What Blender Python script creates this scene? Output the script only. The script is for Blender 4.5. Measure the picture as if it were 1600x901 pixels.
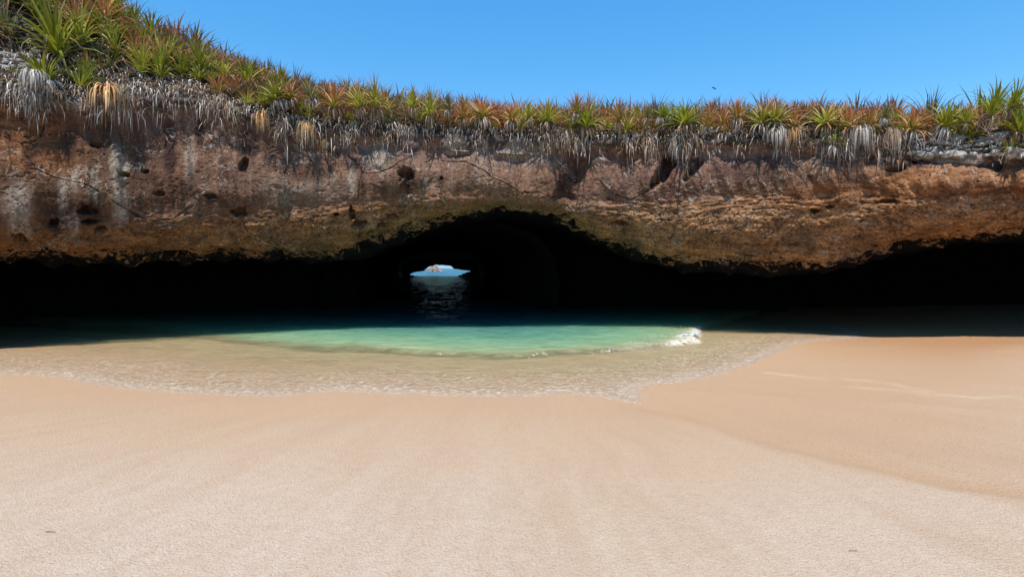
import bpy, math, random
import numpy as np
from mathutils import Vector, Matrix

R_ = math.radians
scene = bpy.context.scene
for o in list(bpy.data.objects):
    bpy.data.objects.remove(o)
col = scene.collection

# ------------------------------------------------------------------ camera, sky, sun, exposure
EYE = 2.4          # metres above the water
HOR = 419.0        # horizon row in the 1600x901 photograph
F = 900.0          # focal length in photograph pixels
cam_d = bpy.data.cameras.new('camera')
cam = bpy.data.objects.new('camera', cam_d)
col.objects.link(cam)
cam.location = (0, 0, EYE)
cam.rotation_euler = (R_(90), 0, 0)
cam_d.sensor_width = 36
cam_d.lens = 36 * F / 1600
cam_d.shift_y = -(450.5 - HOR) / 1600
cam_d.clip_start = 0.05
cam_d.clip_end = 20000
scene.camera = cam

SUN_EL, SUN_AZ = 64.0, 192.0       # azimuth clockwise from +Y: the sun stands behind the camera, a little to the left
world = bpy.data.worlds.new('World')
scene.world = world
world.use_nodes = True
wn = world.node_tree
bg = wn.nodes['Background']
sky = wn.nodes.new('ShaderNodeTexSky')
sky.sky_type = 'NISHITA'
sky.sun_disc = False
sky.sun_elevation = R_(SUN_EL)
sky.sun_rotation = R_(SUN_AZ)
sky.altitude = 300
sky.air_density = 1.1
sky.dust_density = 0.15
sky.ozone_density = 4.0
hsv = wn.nodes.new('ShaderNodeHueSaturation')
hsv.inputs['Hue'].default_value = 0.492
hsv.inputs['Saturation'].default_value = 1.3
hsv.inputs['Value'].default_value = 0.92
wn.links.new(sky.outputs[0], hsv.inputs['Color'])
# pale blue sea air low over the horizon
wtc = wn.nodes.new('ShaderNodeTexCoord')
wsep = wn.nodes.new('ShaderNodeSeparateXYZ')
wn.links.new(wtc.outputs['Generated'], wsep.inputs[0])
wmr = wn.nodes.new('ShaderNodeMapRange')
wmr.interpolation_type = 'SMOOTHSTEP'
wn.links.new(wsep.outputs[2], wmr.inputs[0])
wmr.inputs[1].default_value = 0.12
wmr.inputs[2].default_value = 0.0
wmx = wn.nodes.new('ShaderNodeMix')
wmx.data_type = 'RGBA'
wn.links.new(wmr.outputs[0], wmx.inputs[0])
wup = wn.nodes.new('ShaderNodeMapRange')
wn.links.new(wsep.outputs[2], wup.inputs[0])
wup.inputs[1].default_value = 0.26
wup.inputs[2].default_value = 0.46
wup.inputs[3].default_value = 0.92
wup.inputs[4].default_value = 1.09
wn.links.new(wup.outputs[0], hsv.inputs['Value'])
wn.links.new(hsv.outputs[0], wmx.inputs[6])
wmx.inputs[7].default_value = (1.9, 3.0, 4.1, 1)
wn.links.new(wmx.outputs[2], bg.inputs['Color'])
bg.inputs['Strength'].default_value = 0.15

sun_d = bpy.data.lights.new('sun', 'SUN')
sun_d.energy = 4.3
sun_d.angle = R_(0.5)
sun_d.color = (1.0, 0.955, 0.88)
sun = bpy.data.objects.new('sun', sun_d)
col.objects.link(sun)
_az, _el = R_(SUN_AZ), R_(SUN_EL)
sdir = Vector((math.sin(_az) * math.cos(_el), math.cos(_az) * math.cos(_el), math.sin(_el)))
sun.rotation_euler = (-sdir).to_track_quat('-Z', 'Y').to_euler()

vs = scene.view_settings
vs.view_transform = 'Standard'
vs.look = 'None'
vs.exposure = 0.55
vs.gamma = 1.0
vs.use_curve_mapping = False
cy = scene.cycles
cy.max_bounces = 6
cy.diffuse_bounces = 2
cy.glossy_bounces = 3
cy.transmission_bounces = 2
cy.transparent_max_bounces = 12
cy.caustics_reflective = False
cy.caustics_refractive = False
cy.use_denoising = True

# ------------------------------------------------------------------ noise
_rng = np.random.RandomState(7)
_perm = _rng.permutation(256).astype(np.int32)
_perm = np.concatenate([_perm, _perm, _perm])
_g = _rng.normal(size=(256, 3))
_g /= np.linalg.norm(_g, axis=1)[:, None]


def perlin(x, y, z=0.0):
    x, y, z = np.broadcast_arrays(np.asarray(x, float), np.asarray(y, float), np.asarray(z, float))
    xi, yi, zi = np.floor(x).astype(int), np.floor(y).astype(int), np.floor(z).astype(int)
    xf, yf, zf = x - xi, y - yi, z - zi
    u, v, w = [t * t * t * (t * (t * 6 - 15) + 10) for t in (xf, yf, zf)]
    xi &= 255; yi &= 255; zi &= 255
    out = 0
    for dx in (0, 1):
        for dy in (0, 1):
            for dz in (0, 1):
                h = _perm[_perm[_perm[xi + dx] + yi + dy] + zi + dz]
                g = _g[h]
                d = g[..., 0] * (xf - dx) + g[..., 1] * (yf - dy) + g[..., 2] * (zf - dz)
                out = out + d * (u if dx else 1 - u) * (v if dy else 1 - v) * (w if dz else 1 - w)
    return out * 1.6


def fbm(x, y, z=0.0, o=4, gain=0.5):
    a, s, t = 1.0, 0.0, 0.0
    f = 1.0
    for i in range(o):
        s = s + a * perlin(x * f + 17.3 * i, y * f + 5.1 * i, z * f + 9.7 * i)
        t += a
        a *= gain
        f *= 2.03
    return s / t


def sstep(a, b, x):
    t = np.clip((x - a) / (b - a), 0, 1)
    return t * t * (3 - 2 * t)


# ------------------------------------------------------------------ mesh helpers
def mesh_from(name, verts, faces, uvs=None, attrs=None, smooth=True):
    """verts (n,3), faces (m,4 or 3) index arrays, uvs per vertex (n,2), attrs {name: per-vertex float}"""
    me = bpy.data.meshes.new(name)
    verts = np.asarray(verts, np.float32)
    faces = np.asarray(faces, np.int32)
    k = faces.shape[1]
    me.vertices.add(len(verts))
    me.vertices.foreach_set('co', verts.ravel())
    me.loops.add(faces.size)
    me.loops.foreach_set('vertex_index', faces.ravel())
    me.polygons.add(len(faces))
    me.polygons.foreach_set('loop_start', np.arange(0, faces.size, k, dtype=np.int32))
    me.polygons.foreach_set('loop_total', np.full(len(faces), k, np.int32))
    me.polygons.foreach_set('use_smooth', np.full(len(faces), smooth, bool))
    if uvs is not None:
        ul = me.uv_layers.new(name='UVMap')
        ul.data.foreach_set('uv', np.asarray(uvs, np.float32)[faces.ravel()].ravel())
    for an, av in (attrs or {}).items():
        a = me.attributes.new(an, 'FLOAT', 'POINT')
        a.data.foreach_set('value', np.asarray(av, np.float32))
    me.update(calc_edges=True)
    me.validate()
    return me


def obj(name, me, mat=None, parent=None):
    o = bpy.data.objects.new(name, me)
    col.objects.link(o)
    if mat is not None and me is not None and not me.materials:
        me.materials.append(mat)
    if parent is not None:
        o.parent = parent
    return o


def empty(name, loc=(0, 0, 0)):
    o = bpy.data.objects.new(name, None)
    o.empty_display_size = 0.2
    col.objects.link(o)
    o.location = loc
    return o


def tag(o, label=None, cat=None, group=None, kind=None):
    if label: o['label'] = label
    if cat: o['category'] = cat
    if group: o['group'] = group
    if kind: o['kind'] = kind
    return o


def grid_faces(nr, nc):
    i = np.arange(nr * nc).reshape(nr, nc)
    return np.stack([i[:-1, :-1].ravel(), i[:-1, 1:].ravel(), i[1:, 1:].ravel(), i[1:, :-1].ravel()], 1)


# ------------------------------------------------------------------ layout of the round rock basin
CX, CY, R0 = 0.0, -4.8, 26.0


def at_radius(px, r):
    """where the sight line of a photograph column meets the circle of radius r round the basin's centre: X, Y"""
    k = (np.asarray(px, float) - 800) / F
    a = k * k + 1
    b = -2 * CY
    c = CY * CY - r * r
    Y = (-b + np.sqrt(b * b - 4 * a * c)) / (2 * a)
    return k * Y, Y


def theta_of(px, r=R0):
    X, Y = at_radius(px, r)
    return np.arctan2(X, Y - CY)


def z_of(px, py, r=R0):
    X, Y = at_radius(px, r)
    return EYE + (HOR - np.asarray(py, float)) / F * Y


def curve(pxs, pys, r=R0):
    t = theta_of(np.array(pxs, float), r)
    z = z_of(np.array(pxs, float), np.array(pys, float), r)
    return lambda th: np.interp(th, t, z)


rim_px = [0, 60, 150, 300, 350, 400, 450, 500, 600, 700, 800, 1000, 1200, 1400, 1450, 1520, 1600]
rim_py = [136, 142, 145, 150, 158, 178, 190, 196, 200, 206, 212, 215, 213, 216, 226, 228, 225]
z_rim = curve(rim_px, rim_py)
mid_px = [0, 100, 200, 300, 400, 500, 600, 700, 780, 850, 950, 1050, 1150, 1250, 1350, 1450, 1600]
mid_py = [345, 345, 340, 335, 328, 318, 310, 306, 311, 314, 312, 310, 303, 302, 300, 302, 306]
z_mid = curve(mid_px, mid_py)
LIPT = 2.6
lip_px = [0, 100, 200, 300, 400, 480, 560, 600, 650, 700, 740, 780, 820, 860, 900, 930, 960, 1000, 1050, 1100, 1200, 1300, 1350, 1400, 1450, 1500, 1600]
lip_py = [400, 402, 405, 402, 398, 402, 404, 388, 362, 343, 334, 329, 331, 341, 360, 376, 391, 406, 416, 422, 427, 422, 412, 398, 386, 377, 374]
z_lip = curve(lip_px, lip_py, R0 + LIPT)
crest_px = [0, 190, 300, 400, 500, 600, 700, 850, 1100, 1300, 1450, 1600]
crest_h = [7.2, 4.2, 3.0, 2.6, 2.2, 1.85, 1.45, 1.35, 1.3, 1.3, 1.05, 1.0]
crest_t = [8, 7, 6, 5, 4.5, 4, 3.2, 3, 3, 3, 3, 3]
_ct = theta_of(np.array(crest_px, float))
h_crest = lambda th: np.interp(th, _ct, crest_h)
t_crest = lambda th: np.interp(th, _ct, crest_t)


def ground_z(th, t):
    """ground on top of the cliff, t metres back from the rim"""
    h, tc = h_crest(th), t_crest(th)
    s = np.clip(t / tc, 0, 1)
    z = z_rim(th) + h * (1 - (1 - s) ** 1.6)
    z = z - np.clip(t - tc, 0, 80) * 0.045
    return z + 0.18 * fbm(th * 26 / 2.2, t / 2.2, 3.0, 3) * np.clip(t, 0, 1)


def polar(th, r, z):
    return np.stack([CX + r * np.sin(th), CY + r * np.cos(th), z], -1)


# ------------------------------------------------------------------ material helpers
def new_mat(name):
    m = bpy.data.materials.new(name)
    m.use_nodes = True
    nt = m.node_tree
    b = nt.nodes['Principled BSDF']
    return m, nt, b


class NT:
    """small helper that makes nodes read like expressions"""
    def __init__(self, nt): self.nt = nt
    def n(self, t, **kw):
        nd = self.nt.nodes.new(t)
        for k, v in kw.items(): setattr(nd, k, v)
        return nd
    def put(self, sock, v):
        if isinstance(v, bpy.types.NodeSocket): self.nt.links.new(v, sock)
        elif v is not None:
            if hasattr(sock, 'default_value'):
                if sock.type == 'RGBA' and len(v) == 3: v = (*v, 1)
                sock.default_value = v
    def attr(self, name): return self.n('ShaderNodeAttribute', attribute_name=name).outputs['Fac']
    def uv(self): return self.n('ShaderNodeUVMap').outputs[0]
    def pos(self): return self.n('ShaderNodeNewGeometry').outputs['Position']
    def mapping(self, v, scale=(1, 1, 1), rot=(0, 0, 0), loc=(0, 0, 0)):
        m = self.n('ShaderNodeMapping')
        self.put(m.inputs['Vector'], v); m.inputs['Scale'].default_value = scale
        m.inputs['Rotation'].default_value = rot; m.inputs['Location'].default_value = loc
        return m.outputs[0]
    def noise(self, v, scale, detail=4, rough=0.55, dist=0.0):
        m = self.n('ShaderNodeTexNoise')
        self.put(m.inputs['Vector'], v); m.inputs['Scale'].default_value = scale
        m.inputs['Detail'].default_value = detail; m.inputs['Roughness'].default_value = rough
        m.inputs['Distortion'].default_value = dist
        return m.outputs['Fac']
    def vor(self, v, scale, feature='F1', out='Distance', rnd=1.0):
        m = self.n('ShaderNodeTexVoronoi', feature=feature)
        self.put(m.inputs['Vector'], v); m.inputs['Scale'].default_value = scale
        m.inputs['Randomness'].default_value = rnd
        return m.outputs[out]
    def ramp(self, f, stops, interp='LINEAR'):
        m = self.n('ShaderNodeValToRGB')
        self.put(m.inputs[0], f)
        cr = m.color_ramp; cr.interpolation = interp
        while len(cr.elements) < len(stops): cr.elements.new(0.5)
        for e, (p, c) in zip(cr.elements, stops):
            e.position = p
            e.color = (c, c, c, 1) if isinstance(c, (int, float)) else (*c, 1)
        return m.outputs[0]
    def mix(self, f, a, b, mode='MIX'):
        m = self.n('ShaderNodeMix', data_type='RGBA', blend_type=mode)
        self.put(m.inputs[0], f); self.put(m.inputs[6], a); self.put(m.inputs[7], b)
        return m.outputs[2]
    def math(self, op, a, b=0.0, clamp=False):
        m = self.n('ShaderNodeMath', operation=op, use_clamp=clamp)
        self.put(m.inputs[0], a); self.put(m.inputs[1], b)
        return m.outputs[0]
    def sm(self, f, a, b):
        m = self.n('ShaderNodeMapRange', interpolation_type='SMOOTHSTEP')
        self.put(m.inputs[0], f); m.inputs[1].default_value = a; m.inputs[2].default_value = b
        return m.outputs[0]
    def bump(self, h, strength, dist, normal=None):
        m = self.n('ShaderNodeBump')
        m.inputs['Strength'].default_value = strength; m.inputs['Distance'].default_value = dist
        self.put(m.inputs['Height'], h)
        if normal is not None: self.put(m.inputs['Normal'], normal)
        return m.outputs[0]


# ================================================================== CLIFF
def build_cliff():
    th_in = np.linspace(theta_of(-120.0), theta_of(1720.0), 1750)
    th_l = np.linspace(R_(-112), th_in[0], 90)[:-1]
    th_r = np.linspace(th_in[-1], R_(112), 90)[1:]
    th = np.concatenate([th_l, th_in, th_r])
    zr, zm, zl = z_rim(th), z_mid(th), z_lip(th)
    zl = np.minimum(zl, zm - 0.05)
    rows_t, rows_z, zone = [], [], []
    one = np.ones_like(th)

    def row(t, z, k):
        rows_t.append(t * one); rows_z.append(z * one); zone.append(k)
    # outer skirt and top
    row(143, -4.0, 0); row(142.5, 3.0, 0)
    for t in [142, 120, 100, 80, 65, 50, 40, 32, 26, 21, 17, 14, 12, 10.5, 9.2, 8, 7, 6, 5.2, 4.4, 3.7, 3, 2.4, 1.9, 1.5, 1.15, 0.85, 0.6, 0.42, 0.3]:
        row(t, ground_z(th, t * one), 0)
    for a in np.linspace(0.1, 1, 9):        # rounded rim
        ang = a * math.pi / 2
        row(0.25 * (1 - math.sin(ang)), zr - 0.2 * (1 - math.cos(ang)), 1)
    nf = 270
    ztop = zr - 0.2
    for s in np.linspace(0, 1, nf)[1:]:     # face
        t = 0.30 * np.sin(math.pi * min(s / 0.42, 1)) - 0.22 * np.sin(math.pi * max(0, (s - .42) / .58)) * one
        row(t, ztop + (zm - ztop) * s, 2)
    nu = 190
    for s in np.linspace(0, 1, nu)[1:]:     # underside rolling back into the cave
        ang = s * math.pi / 2
        row(LIPT * (1 - math.cos(ang)), zm - (zm - zl) * math.sin(ang), 3)
    for s in np.linspace(0, 1, 40)[1:]:
        row(LIPT + 11.5 * s, zl + 0.25 * s, 4)
    n_ceil = len(rows_t)
    for s in np.linspace(0, 1, 14)[1:]:
        row(LIPT + 11.5 + 1.0 * s, zl + 0.25 + (-3.0 - zl - 0.25) * s, 5)
    T = np.stack(rows_t); Z = np.stack(rows_z); K = np.array(zone)[:, None] * np.ones_like(T)
    TH = np.broadcast_to(th, T.shape)
    nr, nc = T.shape
    P = polar(TH, R0 + T, Z)
    # arc length down the profile, from the rim
    dv = np.sqrt(np.diff(T, axis=0) ** 2 + np.diff(Z, axis=0) ** 2)
    V = np.concatenate([np.zeros((1, nc)), np.cumsum(dv, 0)])
    irim = int(np.argmax(np.array(zone) == 1))
    V = V - V[irim]
    U = TH * R0
    # normals of the smooth surface
    du = np.gradient(P, axis=1); dvv = np.gradient(P, axis=0)
    N = np.cross(dvv, du); N /= (np.linalg.norm(N, axis=-1, keepdims=True) + 1e-9)
    # make sure they point to the open side
    mid_i = irim + 60
    c = np.array([0, 0, 3.0]) - P[mid_i]
    if np.mean(np.sum(N[mid_i] * c, -1)) < 0: N = -N
    x, y, z = P[..., 0], P[..., 1], P[..., 2]
    face = sstep(0.0, 0.5, V) * (K >= 1)
    inside = (K >= 4)
    under = sstep(-0.4, 0.7, (zm[None, :] - Z)) * (K >= 2)
    upper = face * (1 - under)
    right = sstep(-2, 9, U)
    # big lumps
    big = 0.42 * fbm(x / 3.6, y / 3.6, z / 2.4, 3)
    # vertical flutes with slant, upper face only
    sl = U + 0.28 * (Z - 5) * (0.3 + 1.6 * right)
    fl = fbm(sl / 1.15, Z / 6.0, 4.0, 3) * 0.36 + 0.17 * fbm(sl / 0.42, Z / 3.2, 9.0, 3)
    # bedding
    bed = fbm(U / 2.4, (Z + 0.06 * U * 0.4 + T * .5) / 0.26, 2.0, 3)
    bed = 0.05 * bed * (0.10 + under * 0.5 + 0.35 * right)
    med = 0.10 * fbm(x / 0.75, y / 0.75, z / (0.6 + 1.2 * upper), 4, 0.6)
    rid = 0.10 * (0.35 - np.abs(fbm(x / 0.9 + 31, y / 0.9, z / (0.7 + 1.4 * upper), 4, 0.55)))
    fine = 0.040 * fbm(x / 0.15, y / 0.15, z / 0.12, 3, 0.65)
    D = big * face + fl * upper + bed * face + (med + rid) * face * (1 - .3 * upper) + fine * face * (.55 + .45 * under)
    # pits and pock marks
    left = 1 - sstep(-8, 2, U)
    pn = perlin(U / 0.52, V / 0.36, 11.0)
    pm = fbm(U / 3.0 + 4, V / 1.5, 2.0, 2)
    pit = sstep(0.42, 0.66, pn + 0.5 * pm) * (0.6 + .6 * left)
    pn2 = perlin(U / 0.19 + 40, V / 0.11, 21.0)
    pit2 = sstep(0.34, 0.6, pn2 + 0.45 * fbm(U / 1.6 + 9, V / 1.0, 5.0, 2))
    low = sstep(0.9, 2.2, V)
    pn3 = sstep(.40, .62, perlin(U / 0.10 + 3, V / 0.075, 31.0) + .5 * fbm(U / 1.2 + 2, V / .8, 6.0, 2))
    D -= (0.08 * pit + 0.07 * pit2 + .06 * pn3) * face * low * (0.35 + .65 * under)
    # ragged tattered edge of the lip
    lipd = np.exp(-((T - LIPT * .8) / 1.0) ** 2) * (K >= 3)
    D += lipd * (0.30 * fbm(U / 1.1, T / .8, 27.0, 3) + 0.22 * perlin(U / 0.5, T / 0.6, 7.0) - 0.25 * sstep(0.05, .4, perlin(U / 0.8, T / 0.4, 17.0)))

    # --- named features, placed by their position on the face
    def uz(px, py):
        return theta_of(float(px)) * R0, z_of(float(px), float(py))

    def seg_dist(pts):
        pts = [uz(*p) for p in pts]
        d = np.full(T.shape, 9.0)
        wob = 0.022 * perlin(U / 0.3, Z / 0.3, 3.3) + 0.012 * perlin(U / .09, Z / .09, 8.3)
        for (a, b), (c_, e) in zip(pts[:-1], pts[1:]):
            vx, vz = c_ - a, e - b
            s = np.clip(((U - a) * vx + (Z - b) * vz) / (vx * vx + vz * vz + 1e-9), 0, 1)
            d = np.minimum(d, np.hypot(U - a - s * vx, Z - b - s * vz) + wob)
        return d
    on = (K >= 2) & (K <= 3) & (T < 1.5)
    crackm = np.zeros_like(T)
    cracks = [
        [(-40, 208), (0, 216), (35, 228), (42, 245), (60, 268), (90, 280), (140, 292), (170, 308), (215, 338), (240, 345), (270, 342), (300, 322)],
        [(35, 228), (60, 210), (68, 190)],
        [(540, 235), (560, 252), (567, 268), (605, 268), (630, 255), (648, 240)],
        [(566, 268), (562, 290), (560, 310)],
        [(665, 238), (700, 255), (730, 258), (755, 270), (790, 288), (812, 300), (840, 300), (868, 312)],
        [(922, 278), (935, 278), (945, 295), (960, 305), (985, 312), (1005, 303), (1022, 292)],
        [(1385, 276), (1420, 264), (1440, 256)],
    ]
    for i, cpts in enumerate(cracks):
        d = seg_dist(cpts)
        w = 0.015 if i < 6 else 0.07
        g = (1 - sstep(w * .4, w * 1.5, d)) * on
        D -= 0.04 * g
        crackm = np.maximum(crackm, g)
        # blocks on the two sides of a crack stand slightly proud of each other
        D += 0.03 * (np.exp(-(d / 0.25) ** 2)) * on
    # the slanting cleft
    d = seg_dist([(1046, 250), (1040, 262), (1030, 280), (1020, 296)])
    wd = np.interp(Z, [z_of(1020., 300.), z_of(1030., 285.), z_of(1046., 250.)], [0.05, 0.2, 0.24])
    D -= 0.85 * (1 - sstep(wd * .7, wd * 1.25, d)) * on
    d = seg_dist([(1095, 250), (1080, 268), (1072, 280)])
    D -= 0.3 * (1 - sstep(.05, .16, d)) * on
    # the shallow red gully
    d = seg_dist([(905, 250), (892, 275), (882, 312)])
    D -= 0.42 * (1 - sstep(.1, .5, d)) * on
    # holes: px, py, half width, half height, depth
    for (hx, hy, a, b, dep) in [(636, 274, 11, 10, .5), (632, 296, 8, 12, .25), (550, 335, 5, 9, .4), (562, 350, 12, 6, .4), (600, 353, 12, 4, .35), (612, 340, 10, 4, .35),
                                (633, 354, 4, 3, .3), (578, 364, 5, 4, .3), (563, 370, 5, 3, .3), (595, 371, 6, 5, .3), (560, 387, 8, 6, .4),
                                (30, 372, 9, 8, .5), (85, 348, 8, 7, .35), (138, 326, 12, 8, .4), (140, 346, 9, 5, .4), (156, 358, 8, 5, .3), (375, 332, 11, 7, .4),
                                (195, 274, 7, 4, .35), (250, 304, 6, 5, .2), (330, 308, 9, 4, .2), (382, 258, 7, 11, .4), (228, 268, 5, 4, .3),
                                (1430, 254, 9, 6, .45), (1400, 268, 14, 4, .45), (1275, 330, 6, 4, .4), (1298, 323, 5, 3, .3), (1240, 382, 8, 4, .3), (1360, 256, 10, 6, .2),
                                (1555, 257, 12, 7, .3), (690, 279, 3, 3, .3), (525, 334, 4, 3, .3), (705, 245, 5, 4, .2), (150, 226, 8, 5, .35), (966, 349, 12, 4, .3), (850, 332, 10, 3, .3), (1385, 314, 12, 3, .3)]:
        hu, hz = uz(hx, hy)
        Yh = at_radius(hx, R0)[1]
        A, B = a * Yh / F * 1.1, b * Yh / F * 1.1
        rr = np.hypot((U - hu) / A, (Z - hz) / B) + 0.45 * perlin(U / .22, Z / .22, hx * .37) + .3 * perlin(U / .09, Z / .09, hx * .7)
        D -= dep * (1 - sstep(.55, 1.1, rr)) * on
    # pale rock ledges that stick out under the fringe
    for (hx, hy, a, b, dep) in [(800, 240, 45, 13, .30), (590, 245, 28, 22, .2), (712, 222, 22, 16, .25), (715, 235, 25, 8, .2), (1570, 235, 50, 14, .15), (1480, 245, 60, 12, .2),
                                (180, 255, 14, 30, .12), (120, 162, 25, 10, .25), (940, 252, 18, 4, .15), (845, 250, 30, 14, .15), (640, 225, 15, 10, .15)]:
        hu, hz = uz(hx, hy)
        Yh = at_radius(hx, R0)[1]
        rr = np.hypot((U - hu) / (a * Yh / F), (Z - hz) / (b * Yh / F)) + 0.3 * perlin(U / .3, Z / .3, hx * .11)
        D += dep * (1 - sstep(.5, 1.1, rr)) * on
    D = np.where(inside, 0.35 * fbm(x / 1.6, y / 1.6, z / 1.6, 4) * (K == 4), D)
    D = D * np.where(K == 0, 0, 1)
    P = P + N * D[..., None]
    # masks: rock type areas
    pale = np.zeros_like(T)
    for (hx, hy, a, b, s) in [(805, 240, 38, 16, 1), (590, 245, 30, 28, .8), (712, 222, 22, 20, .8), (715, 238, 25, 8, .9), (185, 262, 14, 40, .8), (188, 320, 12, 40, .8), (120, 162, 28, 12, .5), (30, 330, 22, 50, .7),
                              (100, 320, 8, 50, .8), (115, 350, 10, 30, .7), (940, 252, 20, 4, .9), (845, 250, 30, 16, .35), (1500, 245, 80, 14, .45), (1090, 265, 8, 12, .5), (430, 300, 30, 30, .3), (500, 300, 60, 30, .25), (550, 285, 10, 28, .7),
                              (297, 250, 10, 55, .5), (120, 285, 8, 25, .6), (150, 290, 6, 30, .6), (1560, 245, 40, 12, .3)]:
        hu, hz = uz(hx, hy)
        Yh = at_radius(hx, R0)[1]
        rr = np.hypot((U - hu) / (a * Yh / F), (Z - hz) / (b * Yh / F)) + 0.45 * fbm(U / .5, Z / .5, hx * .11, 3)
        pale = np.maximum(pale, s * (1 - sstep(.4, 1.15, rr)))
    rust = np.zeros_like(T)
    for (hx, hy, a, b, s) in [(30, 200, 90, 55, .9), (70, 250, 60, 35, .8), (1480, 290, 260, 32, 1), (1230, 310, 120, 20, .7), (890, 280, 22, 50, .55), (740, 305, 200, 12, .4), (275, 285, 35, 55, .35), (1580, 270, 60, 20, .8), (1350, 262, 90, 14, .5), (590, 325, 90, 12, .5)]:
        hu, hz = uz(hx, hy)
        Yh = at_radius(hx, R0)[1]
        rr = np.hypot((U - hu) / (a * Yh / F), (Z - hz) / (b * Yh / F)) + 0.5 * fbm(U / 1.2, Z / .6, hx * .13, 3)
        rust = np.maximum(rust, s * (1 - sstep(.3, 1.25, rr)))
    # cave shade painted near-black into the rock, with patchy stains along its upper border
    hgt = np.maximum(zm - zl, .05)[None, :]
    frac = np.clip((zm[None, :] - Z) / hgt, 0, 1)
    wtall = sstep(.35, .8, hgt)
    s_edge = wtall * (frac - .86) * hgt + (1 - wtall) * (T - LIPT * .50) * .45
    s_edge = s_edge + .22 * fbm(U / 2.2, 3.0, 1.0, 2)
    an = fbm(U / 0.8, V / 0.34, 5.0, 4, 0.65) + 0.55 * perlin(U / .19, V / .07, 2.0) + .35 * perlin(U / .08, V / .04, 6.0)
    cave_shade = sstep(0.0, 0.06, s_edge + .42 * an) * (K >= 3)
    cave_shade = np.where(K >= 4, 1.0, cave_shade)
    stain = np.zeros_like(T)
    for (hx, hy, a, b, s) in [(265, 235, 12, 65, .9), (312, 190, 8, 38, .8), (388, 225, 18, 32, .9), (445, 262, 28, 12, .6), (272, 300, 30, 26, .55), (332, 310, 16, 11, .6), (165, 215, 7, 45, .55), (216, 250, 5, 45, .5), (885, 280, 20, 45, .75),
                              (1000, 285, 34, 22, .4), (1150, 268, 60, 24, .6), (1420, 262, 40, 10, .5), (92, 340, 24, 28, .7), (560, 268, 9, 22, .5), (480, 275, 30, 14, .45), (140, 335, 18, 22, .6), (640, 285, 12, 26, .6), (735, 285, 10, 22, .4), (950, 270, 14, 30, .4),
                              (50, 250, 12, 30, .4), (110, 220, 12, 40, .4), (420, 240, 12, 30, .5), (520, 250, 10, 25, .5), (350, 270, 8, 35, .5), (600, 290, 6, 25, .5), (690, 290, 5, 22, .5), (1250, 280, 30, 14, .4), (1330, 285, 25, 8, .4), (1480, 300, 35, 6, .4), (1560, 300, 30, 7, .5)]:
        hu, hz = uz(hx, hy)
        Yh = at_radius(hx, R0)[1]
        rr = np.hypot((U - hu) / (a * Yh / F), (Z - hz) / (b * Yh / F)) + 0.6 * fbm(U / .35, Z / .8, hx * .17, 4)
        stain = np.maximum(stain, np.minimum(1, s * 1.15) * (1 - sstep(.35, 1.35, rr)))
    F_ = grid_faces(nr, nc)
    # opening of the tunnel in the back wall and outer skirt
    vid = F_[:, 0]
    rowi = vid // nc
    X0, Y0 = P[..., 0].ravel(), P[..., 1].ravel()
    fx, fy = X0[F_].mean(1), Y0[F_].mean(1)
    ax = (688 - 800) / F * fy
    cut = ((rowi >= n_ceil - 1) | (rowi < 2)) & (np.abs(fx - ax) < np.where(rowi < 2, 15.0, 5.0)) & (fy > 20)
    F_ = F_[~cut]
    me = mesh_from('cliff', P.reshape(-1, 3), F_[:, ::-1], np.stack([U.ravel(), V.ravel()], 1),
                   dict(under=under.ravel(), pale=pale.ravel(), rust=rust.ravel(), stain=stain.ravel(), cave_shade=cave_shade.ravel(),
                        soil=((K == 0) * 1.0).ravel(), crack=crackm.ravel(), side=np.clip(U / 32 + .5, 0, 1).ravel()))
    return me


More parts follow.
